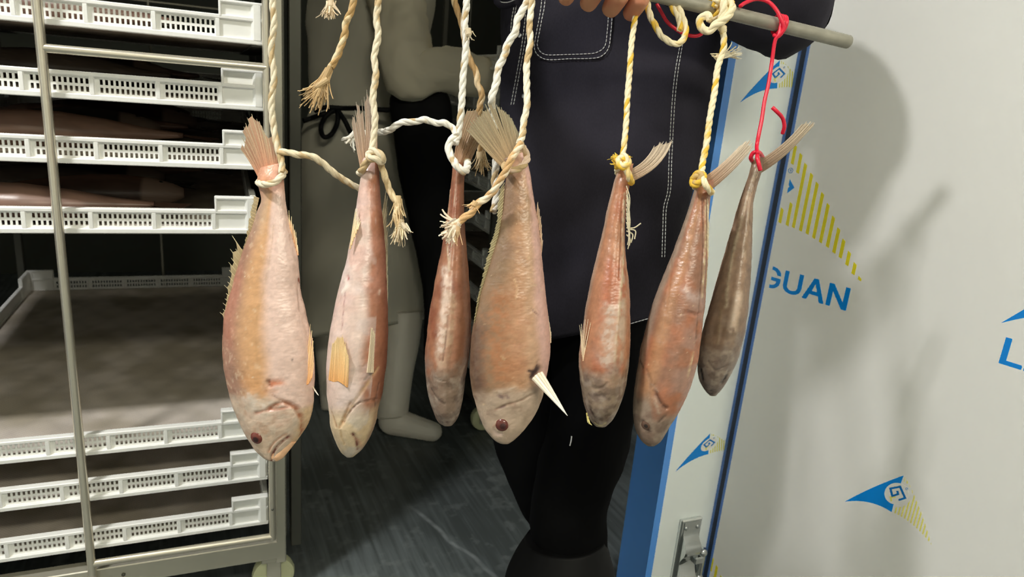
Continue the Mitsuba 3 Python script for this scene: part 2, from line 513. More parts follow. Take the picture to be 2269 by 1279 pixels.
# the large emblem, cut by the leaf's edge, with the lettering under it
BARS = [((1763, 321), (1756, 362)), ((1774, 340), (1769, 382)), ((1786, 362), (1758, 503)), ((1799.5, 384), (1773.5, 510)), ((1811, 404), (1789, 517)),
        ((1823, 427), (1803.5, 526.5)), ((1835, 451), (1819, 536)), ((1847, 479), (1834, 546)), ((1858, 505), (1849, 559)), ((1869, 530), (1863.5, 570)),
        ((1881.5, 557), (1878, 586.5)), ((1892.5, 582), (1893.5, 607)), ((1904.5, 613), (1906.5, 620)), ((1734, 461), (1728, 492)), ((1754, 449), (1744, 498)),
        ((1579.5, 1235), (1575, 1264)), ((1589, 1254), (1582, 1290)), ((1598, 1276), (1594, 1310))]
for p, q in BARS:                                        # broad stripes of the large print
    (xa, za), (xb, zb) = lc(*p), lc(*q)
    x = (xa + xb) / 2
    bar = Polygon([(x - 0.0030, zb), (x + 0.0030, zb - 0.002), (x + 0.0030, za - 0.004), (x - 0.0030, za)]).buffer(0.0006)
    obj('emblem_stripe', lay(bar, LH, LX, EZ), 'print_yellow', door)
chev = LineString([lc(*p) for p in ((1739, 385), (1755, 415), (1722, 440))]).buffer(0.0042, cap_style='flat', join_style='mitre')
keep = Polygon([(0.0125, 0), (2, 0), (2, 2), (0.0125, 2)])
obj('emblem_letter', lay(chev.intersection(keep), LH, LX, EZ), 'print_blue', door)
c0 = Point(*lc(1752, 378))
obj('registered_mark', join([lay(c0.buffer(0.0058).difference(c0.buffer(0.0047)), LH, LX, EZ)]), 'print_blue_deep', door)
m = meshkit.text_mesh('R', 0.0058, 0.0004)
m.apply_translation([c0.x - 0.0022, c0.y - 0.0029, 0])
obj('registered_mark', trimesh.Trimesh(LH + m.vertices[:, :1] * LX + m.vertices[:, 1:2] * EZ + m.vertices[:, 2:3] * LN, m.faces, process=False), 'print_blue_deep', door)
aU, aN = lc(1731, 640)[0], lc(1880, 664)[0]
aG = (aU - 0.262 * aN) / 0.738
zb = lc(1875, 688)[1]
letters(door, 'GUAN', aG, aN, lo(0, zb), LX, EZ, 0.0450, cut=0.0125)
aL, zL = lc(2213, 803)
letters(door, 'LINGGUAN', aL, aL + (aN - aG) * 1.86, lo(0, zL), LX, EZ, 0.0450)
aT, zT = lc(2218, 716)
emblem(door, lo(aT, zT), LX, EZ, 0.172, 1.0, 0.0, False)

# hinge on the wall strip
hg = thing('door_hinge', 'chrome door hinge plate low on the white wall strip beside the blue door edge', 'hinge')
h0 = atY(1552, 1141, YW0)                                # upper right corner of the plate
hw, hh = 0.062, 0.25
hx1, hz1 = h0[0], h0[2]
obj('plate', bbox(hx1 - hw, hx1, YW0 - 0.012, YW0, hz1 - hh, hz1, 0.003), 'chrome', hg)
prof = [(0, 0.012), (0.035, 0.0122), (0.050, 0.020), (0.066, 0.031), (0.088, 0.029), (0.115, 0.016), (0.140, 0.022), (0.160, 0.033), (0.185, 0.030), (0.21, 0.014), (0.25, 0.012)]
prof = [tuple(q) for q in spline(prof, 60)]
poly = Polygon([(0, 0)] + prof + [(0.25, 0)])
m = trimesh.creation.extrude_polygon(poly, hw - 0.016, engine='earcut')
v = m.vertices
obj('cover', trimesh.Trimesh(np.stack([hx1 - 0.008 - v[:, 2], YW0 - v[:, 1] - 0.002, hz1 - 0.006 - v[:, 0] * 0.96], 1), m.faces, process=False), 'chrome', hg, 40)
for dx in (0.014, 0.048):
    m = trimesh.creation.icosphere(2, 0.006)
    m.apply_transform(np.diag([1, 0.6, 1, 1]))
    m.apply_translation([hx1 - dx, YW0 - 0.0135, hz1 - 0.022])
    obj('screw', m, 'chrome', hg, True)
obj('knuckle', pipe([hx1 + 0.006, YW0 - 0.022, hz1 - 0.085], [hx1 + 0.006, YW0 - 0.022, hz1 - 0.175], 0.011), 'chrome', hg, 40)
obj('arm', bbox(hx1 - 0.02, hx1 + 0.010, YW0 - 0.034, YW0 - 0.014, hz1 - 0.12, hz1 - 0.10, 0.003), 'chrome', hg)
for dz in (0.092, 0.165):
    m = trimesh.creation.icosphere(2, 0.0125)
    m.apply_translation([hx1 + 0.006, YW0 - 0.024, hz1 - dz])
    obj('pivot_cap', m, 'chrome', hg, True)

# ------------------------------------------------------------------ the tray rack
YR = 1.48                                                # plane of the trays' fronts
TW0, TW1, TY1 = -0.612, 0.072, 2.68
rack = thing('tray_rack', 'stainless steel trolley rack holding the stacked white trays on the left', 'rack')
RX0, RX1 = -0.668, 0.104
obj('corner_post', bbox(RX1 - 0.020, RX1 + 0.002, YR - 0.006, YR + 0.020, 0.10, 1.75, 0.002), 'steel_flat', rack)
obj('corner_post', bbox(RX0, RX0 + 0.022, YR - 0.006, YR + 0.020, 0.10, 1.75, 0.002), 'steel_flat', rack)
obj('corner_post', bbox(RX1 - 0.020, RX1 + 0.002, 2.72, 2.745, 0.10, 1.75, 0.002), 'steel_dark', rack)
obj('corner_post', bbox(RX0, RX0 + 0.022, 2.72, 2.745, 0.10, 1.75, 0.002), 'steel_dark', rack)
YG = YR - 0.020                                          # the tube gate in front of the trays
gx0, gx1 = atY(200, 1222, YG)[0], atY(598, 700, YG)[0]
gz0, gz1 = 0.187, 1.222
obj('gate_upright', pipe([gx0, YG, 0.06], [gx0, YG, 1.75], 0.0082, 20), 'steel', rack, 40)
obj('gate_upright', pipe([gx1, YG, gz0 - 0.008], [gx1, YG, 1.75], 0.0075, 20), 'steel', rack, 40)
obj('gate_bar', pipe([gx0, YG, gz0], [gx1, YG, gz0], 0.0075, 20), 'steel', rack, 40)
obj('gate_bar', pipe([gx0, YG, gz1], [gx1, YG, gz1], 0.0075, 20), 'steel', rack, 40)
m = trimesh.creation.icosphere(2, 0.003)
m.apply_translation([gx1, YG - 0.0068, 0.262])
obj('rivet', m, 'steel_dark', rack, True)
obj('base_beam', bbox(RX0, RX1 + 0.002, YR - 0.006, YR + 0.03, 0.112, 0.160, 0.002), 'steel_flat', rack)
obj('base_beam', bbox(RX0, RX1 + 0.002, 2.72, 2.75, 0.112, 0.160, 0.002), 'steel_dark', rack)
for x in (RX0 + 0.002, RX1 - 0.02):
    obj('base_beam', bbox(x, x + 0.018, YR + 0.03, 2.72, 0.112, 0.150, 0.002), 'steel_flat', rack)
m = trimesh.creation.icosphere(2, 0.004)
m.apply_translation([gx0 + 0.055, YR - 0.007, 0.138])
obj('rivet', m, 'steel_dark', rack, True)
sx = atY(654, 300, YR + 0.06)[0]
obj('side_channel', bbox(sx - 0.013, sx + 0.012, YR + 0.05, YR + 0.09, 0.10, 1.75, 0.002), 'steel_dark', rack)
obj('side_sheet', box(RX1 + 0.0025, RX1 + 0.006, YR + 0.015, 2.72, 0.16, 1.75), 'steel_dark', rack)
obj('back_wire', pipe([-0.225, 2.735, 0.16], [-0.225, 2.735, 1.75], 0.004, 10), 'steel_flat', rack)
for zz in (0.62, 1.0, 1.4):
    obj('back_wire', pipe([RX0, 2.735, zz], [RX1, 2.735, zz], 0.003, 10), 'steel_flat', rack)
for x, y in ((RX1 - 0.025, YR + 0.03), (RX0 + 0.03, YR + 0.03), (RX1 - 0.03, 2.70), (RX0 + 0.03, 2.70)):
    cst = obj('caster', join([bbox(x - 0.028, x + 0.028, y - 0.03, y + 0.03, 0.098, 0.112), bbox(x - 0.016, x + 0.016, y - 0.027, y - 0.022, 0.035, 0.10), bbox(x - 0.016, x + 0.016, y + 0.022, y + 0.027, 0.035, 0.10)]), 'steel_flat', rack)
    pr = [(0.0, -0.017), (0.038, -0.017), (0.047, -0.012), (0.0495, 0.0), (0.047, 0.012), (0.038, 0.017), (0.0, 0.017)]
    m = trimesh.creation.revolve(pr, sections=40)
    m.apply_transform(trimesh.transformations.rotation_matrix(np.pi / 2, [1, 0, 0]))
    m.apply_translation([x, y, 0.0497])
    obj('wheel', m, 'rubber_pale', cst, 40)

# ---- trays: rim frame, ribs and corner blocks, pierced panels, net floor
PITCH_, RIB = 0.1062, 0.014
PX0 = -0.005 - 5 * PITCH_                                # left end of the panels


def panel_mesh(w, z0, z1, y0, y1, n=11):
    """A pierced panel: two rows of slots."""
    rows = [(z1 - 0.0185, z1 - 0.0095), (z1 - 0.0325, z1 - 0.0235)]
    p = w / n
    hwid = p * 0.55
    ms = [box(0, w, y0, y1, z0, rows[1][0]), box(0, w, y0, y1, rows[1][1], rows[0][0]), box(0, w, y0, y1, rows[0][1], z1)]
    for a, b in rows:
        for i in range(n + 1):
            lo_ = 0 if i == 0 else (i - 0.5) * p + hwid / 2
            hi_ = w if i == n else (i + 0.5) * p - hwid / 2
            ms.append(box(lo_, hi_, y0, y1, a, b))
    return join(ms)


TH = 0.047
pw = PITCH_ - RIB
panel_ply = mikit.ply(panel_mesh(pw, 0.0, TH - 0.004, 0.0, 0.003), 'plastic_white')


def frame_mesh():
    ms = []
    for y, s in ((0.0, 1), (TY1 - YR, -1)):              # front and back walls
        a, b = (y, y + s * 0.016)
        ms.append(bbox(TW0, TW1, a, b, TH - 0.0075, TH, 0.0015))
        ms.append(bbox(TW0, TW1, a, b, -0.001, 0.0085, 0.0015))
        for i in range(6):
            x = PX0 + i * PITCH_ - RIB / 2
            ms.append(bbox(x, x + RIB * 0.55, a + s * 0.0005, b, 0.008, TH - 0.007, 0.001))
            ms.append(box(x + 0.004, x + RIB, a + s * 0.008, a + s * 0.0115, 0.008, TH - 0.007))
        for x0, x1, r in ((-0.006, TW1, 1), (TW0, PX0 + 0.002, -1)):   # corner blocks stand above the rim
            zt = TH + 0.027
            ms.append(bbox(x0, x1, a + s * 0.006, a + s * 0.012, 0.004, zt - 0.003, 0.0015))
            ms.append(bbox(x0, x1, a - s * 0.001, a + s * 0.016, zt - 0.006, zt, 0.002))
            xs = x0 if r > 0 else x1 - 0.005
            ms.append(bbox(xs, xs + 0.005, a - s * 0.001, a + s * 0.016, TH - 0.004, zt, 0.0015))
            xe = x1 - 0.022 if r > 0 else x0
            ms.append(bbox(xe, xe + 0.022, a - s * 0.001, a + s * 0.016, 0.002, zt, 0.005))
    for x in (TW0, TW1 - 0.012):                          # side walls
        ms.append(box(x, x + 0.005 + 0.0, 0.01, TY1 - YR - 0.01, 0.0, TH - 0.004))
        ms.append(bbox(x, x + 0.012, 0.008, TY1 - YR - 0.008, TH - 0.0075, TH, 0.0015))
        ms.append(bbox(x, x + 0.012, 0.008, TY1 - YR - 0.008, -0.001, 0.008, 0.0015))
        for zt0 in (0.02, TY1 - YR - 0.11):
            ms.append(bbox(x, x + 0.012, zt0, zt0 + 0.09, 0.0, TH + 0.027, 0.002))
    return join(ms)


def net_mesh():
    return box(TW0 + 0.008, TW1 - 0.008, 0.008, TY1 - YR - 0.008, 0.0025, 0.0065)


frame_ply, net_ply = mikit.ply(frame_mesh(), 'plastic_white'), mikit.ply(net_mesh(), 'net_floor')
TRAYS = [(1.2625, 0.0, 'topmost white plastic tray of the left rack, above the steel crossbar'),
         (1.1405, 0.001, 'white plastic tray second from the top, just below the steel crossbar'),
         (1.0255, 0.0, 'white plastic tray third from the top of the left rack, fish lying on it'),
         (0.8955, -0.018, 'white plastic tray just above the wide gap, brown fish lying on it'),
         (0.4310, -0.020, 'empty white tray below the wide gap, its long net floor in view'),
         (0.3250, -0.004, 'white plastic tray second from the bottom of the left rack'),
         (0.2080, -0.004, 'lowest white plastic tray, just above the bottom bar of the left rack')]
for tz, dx, text in TRAYS:
    t = thing('drying_tray', text, 'tray', 'white trays stacked in the steel rack')
    M = T().translate([dx, YR, tz])
    scene[t + '__frame'] = {**frame_ply, 'to_world': M}
    scene[t + '__net_floor'] = {**net_ply, 'to_world': M}
    for i in range(5):
        for y in (0.0085, TY1 - YR - 0.0115):
            obj('pierced_panel', {**panel_ply, 'to_world': M @ T().translate([PX0 + i * PITCH_ + RIB / 2, y, 0.002])}, None, t)
    for x in (TW0 + dx, TW1 + dx - 0.03):                 # the angle rails that carry it
        xa = RX0 + 0.003 if x < -0.3 else RX1 - 0.003
        xb = TW0 + dx + 0.02 if x < -0.3 else TW1 + dx - 0.02
        obj('tray_runner', box(xa, xb, YR + 0.03, 2.72, tz - 0.004, tz - 0.0012), 'steel_dark', rack)

# ------------------------------------------------------------------ people
def hull_body(bones, edge=0.02, smooth=8):
    """One continuous skin: the hull of two balls for every bone ((p, r), (q, r)), joined, refined and smoothed."""
    ms = []
    for (p, a), (q, b) in bones:
        ms.append(m3.Manifold.batch_hull([m3.Manifold.sphere(a, 20).translate(np.asarray(p, float).tolist()), m3.Manifold.sphere(b, 20).translate(np.asarray(q, float).tolist())]))
    m = m3.Manifold.batch_boolean(ms, m3.OpType.Add).refine_to_length(edge)
    r = m.to_mesh()
    t = trimesh.Trimesh(r.vert_properties[:, :3], r.tri_verts, process=True)
    if smooth:
        trimesh.smoothing.filter_taubin(t, 0.5, 0.53, smooth)
    return t


def rod_px(x):
    return 37 + 0.244 * (x - 1650)


RA, RB = at(1879, 93, 1.05), at(560, -229, 0.86)
RAX = (RA - RB) / np.linalg.norm(RA - RB)


def rod_point(x):
    t = np.linspace(0, 1, 3000)[:, None]
    p = RA + (RB - RA) * t
    q = p - EYE
    return p[np.argmin(np.abs(W / 2 + FPX * (q @ RIGHT) / (q @ FWD) - x))]


def grip(xs, rs, ring, wrist, wr, thumb_x, e1, e2):
    """Bones of a hand whose fingers close round the rod: fingers at the columns xs, turning from the palm over the front and underneath."""
    bones, knuckles = [], []
    for x, r in zip(xs, rs):
        c = rod_point(x)
        ang = np.radians([150, 95, 25, -45, -100])        # round the rod: 90 = up, 0 = towards the viewer
        P = [c + (e1 * np.cos(a) + e2 * np.sin(a)) * (ring + (0.012 if i == 0 else 0.0)) for i, a in enumerate(ang)]
        rr = [r * 1.05, r * 1.08, r * 1.04, r * 0.98, r * 0.86]
        bones += [((P[i], rr[i]), (P[i + 1], rr[i + 1])) for i in range(4)]
        knuckles.append((P[0], r * 1.1))
    for k, l in zip(knuckles[:-1], knuckles[1:]):
        bones.append((k, l))
    for k in knuckles:
        bones.append((k, (wrist, wr)))
    c = rod_point(thumb_x)
    th = [c + e2 * (ring + 0.012) - e1 * 0.03, c + e2 * (ring + 0.006) + RAX * 0.004, c + e2 * ring * 0.8 + e1 * ring * 0.7 + RAX * 0.016]
    bones += [((wrist + (th[0] - wrist) * 0.4, 0.015), (th[0], 0.0135)), ((th[0], 0.0135), (th[1], 0.0125)), ((th[1], 0.0125), (th[2], 0.0105))]
    return bones


e1 = -FWD - RAX * (-FWD @ RAX)
e1 /= np.linalg.norm(e1)
e2 = np.cross(e1, RAX)
if e2[2] < 0:
    e2 = -e2

# ---- the person who holds the rod
DP = 1.27
man = thing('person', 'person in dark work jacket with white stitching, holding the rod of fish', 'person')
neck, head = at(1352, -258, 1.29), at(1345, -395, 1.25)
shl, ell, wrl = at(1520, -120, 1.30), at(1738, 12, 1.17), at(1452, -96, 1.02)
shr, elr, wrr = at(1165, -150, 1.30), at(1040, -60 - 70, 1.20), at(905, -232, 0.98)
chest, belly, hips = at(1345, -60, 1.31), at(1335, 300, 1.31), at(1315, 620, 1.31)
kl, al, fl = at(1280, 1050, 1.27), at(1262, 1400, 1.30), at(1255, 1500, 1.28)
kr, ar, fr = at(1185, 940, 1.385), at(1238, 1290, 1.455), at(1225, 1420, 1.43)
bones = [((head + UP * 0.035, 0.082), (head - UP * 0.05 - FWD * 0.012, 0.058)), ((head + UP * 0.03 + FWD * 0.03, 0.078), (head - UP * 0.02, 0.075)), ((head - UP * 0.05, 0.05), (neck, 0.052)),
         ((head - FWD * 0.078 - UP * 0.005, 0.010), (head - FWD * 0.088 - UP * 0.028, 0.014)), ((head - FWD * 0.07 - UP * 0.062, 0.014), (head - FWD * 0.06 - UP * 0.085, 0.02)),
         ((head + RIGHT * 0.082, 0.012), (head + RIGHT * 0.078 - UP * 0.03, 0.010)), ((head - RIGHT * 0.082, 0.012), (head - RIGHT * 0.078 - UP * 0.03, 0.010)),
         ((neck, 0.055), (chest, 0.085)), ((chest + RIGHT * 0.06, 0.07), (shl, 0.05)), ((chest - RIGHT * 0.06, 0.07), (shr, 0.05)), ((chest, 0.08), (belly, 0.075)), ((belly, 0.075), (hips, 0.07)),
         ((shl, 0.048), (ell, 0.038)), ((ell, 0.038), (wrl, 0.027)), ((shr, 0.048), (elr, 0.038)), ((elr, 0.038), (wrr, 0.027)),
         ((hips + RIGHT * 0.03, 0.06), (kl, 0.042)), ((kl, 0.042), (al, 0.03)), ((hips + FWD * 0.05 - RIGHT * 0.04, 0.05), (kr, 0.036)), ((kr, 0.036), (ar, 0.025))]
bones += grip([1264, 1314, 1364, 1409], [0.0132, 0.0146, 0.0154, 0.0140], 0.0300, wrl - RIGHT * 0.05 + FWD * 0.0, 0.026, 1425, e1, e2)
bones.append(((wrl - RIGHT * 0.05, 0.026), (wrl, 0.027)))
bones += grip([838, 864, 890, 914], [0.0095, 0.0105, 0.011, 0.0105], 0.0225, wrr, 0.025, 935, e1, e2)
skin = hull_body(bones, 0.012, 6)
sv = skin.vertices
sc = np.tile(lin((204, 146, 112)), (len(sv), 1)) * (0.88 + 0.24 * meshkit.fbm(sv * 60, 3, 2))[:, None]
sc = mixc(sc, np.tile(lin((196, 116, 92)), (len(sv), 1)), 0.5 * sst(0.5, 0.7, meshkit.fbm(sv * 40, 3, 4)))
obj('body', skin, 'skin', man, True, color=np.clip(sc, 0, 1))
hairm = hull_body([((head + UP * 0.055, 0.084), (head + UP * 0.04 + FWD * 0.045, 0.082))], 0.02, 2)
obj('hair', hairm, 'hair', man, True)
for s in (-1, 1):
    m = trimesh.creation.icosphere(2, 0.011)
    m.apply_translation(head - FWD * 0.068 + RIGHT * 0.031 * s + UP * 0.012)
    obj('eye', m, 'black_soft', man, True)

JS = [(1290, -262, 1412, -262, 1.29), (1220, -236, 1480, -232, 1.29), (1140, -190, 1560, -175, 1.29), (1112, -110, 1584, -95, 1.28), (1106, 0, 1588, 10, 1.27), (1104, 130, 1586, 130, 1.26), (1107, 260, 1570, 255, 1.26), (1110, 400, 1538, 385, 1.26),
      (1110, 540, 1500, 520, 1.26), (1108, 660, 1472, 628, 1.26), (1108, 768, 1456, 700, 1.26)]
v, *_ = loft(JS, [0.7, 0.5, 0.48, 0.5, 0.52] + [0.52] * 6, 110, 110, power=0.9)
v = wrinkle(v, 0.020, 7, 3, (1, 1, 0.36))
jac = grid_mesh(v)
# the left sleeve: shoulder, bent elbow and forearm in one tube of cloth, joined to the jacket
arm = np.array([shl - RIGHT * 0.03, shl * 0.5 + ell * 0.5 + RIGHT * 0.012, ell, ell * 0.62 + wrl * 0.38, ell * 0.25 + wrl * 0.75, wrl + (ell - wrl) * 0.06])
sl = spline(np.hstack([arm, np.array([[0.080], [0.082], [0.080], [0.070], [0.056], [0.047]])]), 60)
m = tube(sl[:, :3], sl[:, 3], 40)
r_ = m.vertices[:-2].reshape(60, 40, 3)
sleeve_l = grid_mesh(wrinkle(r_, 0.010, 16, 8))
arm = np.array([shr + RIGHT * 0.03, shr * 0.5 + elr * 0.5, elr, elr * 0.6 + wrr * 0.4, wrr + (elr - wrr) * 0.15])
sl = spline(np.hstack([arm, np.array([[0.078], [0.070], [0.062], [0.055], [0.045]])]), 50)
m = tube(sl[:, :3], sl[:, 3], 36)
sleeve_r = grid_mesh(wrinkle(m.vertices[:-2].reshape(50, 36, 3), 0.008, 16, 9))
jk = obj('jacket', jac, 'denim', man, True)
tag(jk, 'dark navy work jacket')
obj('sleeve', sleeve_l, 'denim', jk, True)
obj('sleeve', sleeve_r, 'denim', jk, True)


def on_cloth(mesh, px, lift=0.0012):
    P, N = cast(mesh, dense(px, 9))
    return P + N * lift, N


def stitches(parent, mesh, px, name='stitching', r=0.0008, dash=0.0052, gap=0.0013, lift=0.0008):
    """A run of thread: short raised stitches along the line."""
    P, N = on_cloth(mesh, px, lift)
    if len(P) < 2:
        return
    L = np.linalg.norm(np.diff(P, axis=0), axis=1).sum()
    Q = spline(P, max(8, int(L / 0.0013)))
    s = np.r_[0, np.cumsum(np.linalg.norm(np.diff(Q, axis=0), axis=1))]
    ms, a = [], 0.0
    while a < s[-1]:
        u = np.linspace(a, min(a + dash, s[-1]), 4)
        ms.append(tube(np.stack([np.interp(u, s, Q[:, k]) for k in range(3)], 1), [r * 0.6, r, r, r * 0.6], 5))
        a += dash + gap
    return obj(name, join(ms), 'thread', parent)


# patch pocket: a thin cloth plate following the jacket
def patch(parent, name, mesh, px, bsdf, thick=0.0022, n=18, smooth=True):
    """A thin plate of cloth on the jacket inside the outline px (a convex quad given as left and right edges)."""
    left, right = px
    l, r = dense(left, 8), dense(right, 8)
    l, r = spline(l, n), spline(r, n)
    g_ = np.array([[l[i] + (r[i] - l[i]) * u for u in np.linspace(0, 1, n)] for i in range(n)]).reshape(-1, 2)
    P, N = cast(mesh, g_)
    if len(P) != n * n:
        return None
    top = (P + N * thick).reshape(n, n, 3)
    ring = []
    V = np.vstack([top.reshape(-1, 3), (P - N * 0.004)])
    F = []
    for i in range(n - 1):
        for j in range(n - 1):
            a = i * n + j
            F += [[a, a + 1, a + n + 1], [a, a + n + 1, a + n]]
    o = n * n
    edge = [(i, 0) for i in range(n)] + [(n - 1, j) for j in range(1, n)] + [(i, n - 1) for i in range(n - 2, -1, -1)] + [(0, j) for j in range(n - 2, 0, -1)]
    idx = [i * n + j for i, j in edge]
    for a, b in zip(idx, idx[1:] + idx[:1]):
        F += [[a, b, o + b], [a, o + b, o + a]]
    return obj(name, trimesh.Trimesh(V, np.array(F), process=False), bsdf, parent, 40)


pk = patch(jk, 'pocket', jac, ([(1208, -150), (1200, 0), (1193, 60), (1187, 108), (1196, 132)], [(1368, -140), (1361, 0), (1356, 60), (1350, 100), (1330, 131)]), 'denim', 0.0030)
stitches(jk, jac, [(1211, -120), (1203, 0), (1194, 60), (1187, 100), (1190, 118), (1205, 131), (1225, 134), (1262, 132), (1310, 131), (1332, 126), (1348, 108), (1353, 70), (1357, 0), (1362, -110)], lift=0.0042)
stitches(jk, jac, [(1217, -120), (1210, 0), (1200, 60), (1193, 100), (1200, 117), (1214, 123), (1240, 123), (1300, 121), (1324, 117), (1340, 103), (1345, 70), (1349, 0), (1354, -110)], lift=0.0042)
stitches(jk, jac, [(1176, -120), (1168, 0), (1158, 90), (1148, 150), (1138, 205), (1133, 232)])
stitches(jk, jac, [(1181, -120), (1174, 0), (1164, 90), (1154, 150), (1144, 205), (1139, 232)])
stitches(jk, jac, [(1150, -120), (1141, 0), (1135, 40), (1132, 74)])
stitches(jk, jac, [(1155, -120), (1146, 0), (1140, 40), (1137, 74)])
stitches(jk, jac, [(1512, 40), (1508, 90), (1497, 150), (1490, 210), (1486, 270), (1482, 350), (1479, 420), (1470, 460), (1468, 510), (1466, 570)])
stitches(jk, jac, [(1517, 40), (1513, 90), (1503, 150), (1496, 210), (1492, 270), (1488, 350), (1485, 420), (1476, 460), (1474, 510), (1472, 570)])
for x, y in ((1152, 79), (1161, 213), (1154, 345)):
    P, N = cast(jac, [(x, y)])
    m = trimesh.creation.icosphere(2, 0.0042)
    m.apply_transform(trimesh.geometry.align_vectors([0, 0, 1], N[0]) @ np.diag([1, 1, 0.45, 1]))
    m.apply_translation(P[0] + N[0] * 0.001)
    obj('button', m, 'rivet', jk, True)
m = tube(spline(np.array([at(1100, 2, 1.205), at(1108, 10, 1.19), at(1124, 11, 1.18), at(1144, 4, 1.165)]), 20), 0.006, 12)
fl_ = obj('pocket_flap', m, 'denim', jk, True)
obj('stitching', tube(spline(np.array([at(1104, 1, 1.196), at(1112, 5, 1.18), at(1126, 5, 1.17), at(1142, -1, 1.156)]), 20), 0.0008, 6), 'thread', fl_)
stitches(jk, jac, [(1190, 766), (1225, 757), (1255, 752), (1285, 746), (1340, 735), (1398, 717), (1432, 707), (1480, 692)], dash=0.006, gap=0.0008)

LG = [(1205, 600, 1470, 580, 1.29), (1215, 720, 1440, 700, 1.29), (1222, 820, 1418, 810, 1.28), (1216, 930, 1402, 920, 1.27), (1196, 1040, 1378, 1030, 1.26), (1182, 1120, 1352, 1120, 1.27), (1178, 1190, 1342, 1190, 1.28), (1176, 1280, 1340, 1280, 1.29), (1178, 1370, 1338, 1370, 1.30)]
v1, *_ = loft(LG, 0.95, 90, 64)
LG2 = [(1112, 640, 1330, 620, 1.36), (1096, 760, 1300, 740, 1.37), (1084, 880, 1285, 870, 1.38), (1088, 960, 1278, 955, 1.38), (1112, 1040, 1270, 1040, 1.39), (1146, 1120, 1280, 1120, 1.41), (1176, 1180, 1290, 1180, 1.43), (1180, 1290, 1288, 1290, 1.45)]
v2, *_ = loft(LG2, 0.9, 80, 60)
tr = obj('trousers', join([grid_mesh(wrinkle(v1, 0.016, 11, 5, (1, 1, 0.7))), grid_mesh(wrinkle(v2, 0.012, 10, 6, (1, 1, 0.7)))]), 'trouser', man, True)
P, N = on_cloth(grid_mesh(v1), [(1272, 967), (1274, 972), (1269, 980), (1268, 988)], 0.012)
obj('lint', tube(P, 0.0011, 6), 'thread', tr)
for foot, spec in (('boot', [(1166, 1192, 1340, 1188, 1.28), (1138, 1235, 1352, 1230, 1.285), (1118, 1285, 1364, 1280, 1.29), (1114, 1360, 1368, 1355, 1.30), (1130, 1440, 1352, 1436, 1.31)]),
                   ('boot', [(1176, 1196, 1300, 1192, 1.43), (1180, 1270, 1300, 1266, 1.45), (1182, 1340, 1296, 1336, 1.47), (1184, 1400, 1294, 1396, 1.48)])):
    v, *_ = loft(spec, 1.0, 40, 48)
    sh = grid_mesh(v)
    base = sh.vertices[-1].copy()
    toe = base + np.array([-0.14, -0.13, 0]) * 0.9
    ft = hull_body([(((base[0], base[1], 0.055), 0.052), ((toe[0], toe[1], 0.042), 0.040)), (((base[0], base[1], 0.12), 0.055), ((base[0], base[1], 0.055), 0.054)), (((base[0], base[1], max(base[2], 0.16)), 0.06), ((base[0], base[1], 0.12), 0.055))], 0.02, 4)
    ft.vertices[:, 2] = np.maximum(ft.vertices[:, 2], 0.001)
    obj(foot, join([sh, ft]), 'boot_black', man, True)

# ---- the worker in pale clothes deeper inside the room
DB = 2.52
wk = thing('person', 'person in pale work coat, black apron and white boots inside the dark room', 'person')
CO = [(735, -215, 905, -215, DB), (700, -150, 945, -150, DB), (690, -60, 962, -60, DB), (686, 20, 960, 20, DB), (684, 100, 935, 100, DB), (684, 180, 890, 180, DB), (690, 238, 866, 240, DB), (676, 290, 880, 290, DB), (668, 400, 900, 395, DB), (664, 520, 925, 510, DB),
      (661, 620, 942, 600, DB), (659, 700, 948, 668, DB), (659, 752, 946, 706, DB)]
v, *_ = loft(CO, 0.62, 90, 72)
coat = grid_mesh(wrinkle(v, 0.034, 6, 13, (1, 1, 0.6)))
hd2, nk2 = at(815, -370, DB - 0.02), at(815, -250, DB)
sh2, el2, wr2 = at(868, -70, DB - 0.14), at(905, 158, DB - 0.22), at(1105, 172, DB - 0.10)
hp2 = at(800, 560, DB)
bn = [((hd2 + UP * 0.03, 0.085), (hd2 - UP * 0.05 + RIGHT * 0.02, 0.06)), ((hd2 - UP * 0.05, 0.05), (nk2, 0.055)), ((hd2 + RIGHT * 0.09 - UP * 0.005, 0.012), (hd2 + RIGHT * 0.095 - UP * 0.03, 0.014)), ((nk2, 0.055), (at(815, -60, DB), 0.08)), ((at(815, -60, DB), 0.08), (at(778, 240, DB), 0.06)), ((at(778, 240, DB), 0.06), (hp2, 0.08)),
      ((at(830, -90, DB), 0.07), (sh2, 0.045)), ((sh2, 0.045), (el2, 0.036)), ((el2, 0.036), (wr2, 0.028)), ((hp2 + RIGHT * 0.05, 0.07), (at(880, 720, DB), 0.05)), ((at(880, 720, DB), 0.05), (at(872, 880, DB), 0.035)), ((hp2 - RIGHT * 0.06, 0.07), (at(742, 730, DB + 0.12), 0.05)), ((at(742, 730, DB + 0.12), 0.05), (at(752, 880, DB + 0.14), 0.035))]
hb = wr2 + RIGHT * 0.09
bn += [((wr2, 0.028), (hb, 0.03))] + [((hb + UP * (0.03 - 0.02 * i), 0.012), (hb + UP * (0.03 - 0.02 * i) + RIGHT * (0.055 + 0.01 * (i in (1, 2))) + FWD * 0.015, 0.010)) for i in range(4)] + [((hb, 0.018), (hb + UP * 0.045 + RIGHT * 0.04, 0.011))]
sk = hull_body(bn, 0.02, 5)
obj('body', sk, 'skin', wk, True, color=np.tile(lin((190, 150, 125)), (len(sk.vertices), 1)))
obj('hair', hull_body([((hd2 + UP * 0.055 - RIGHT * 0.01, 0.082), (hd2 + UP * 0.03 - RIGHT * 0.03, 0.084))], 0.025, 2), 'hair', wk, True)
ck = obj('coat', coat, 'cloth_grey', wk, True)
tag(ck, 'pale grey work coat')
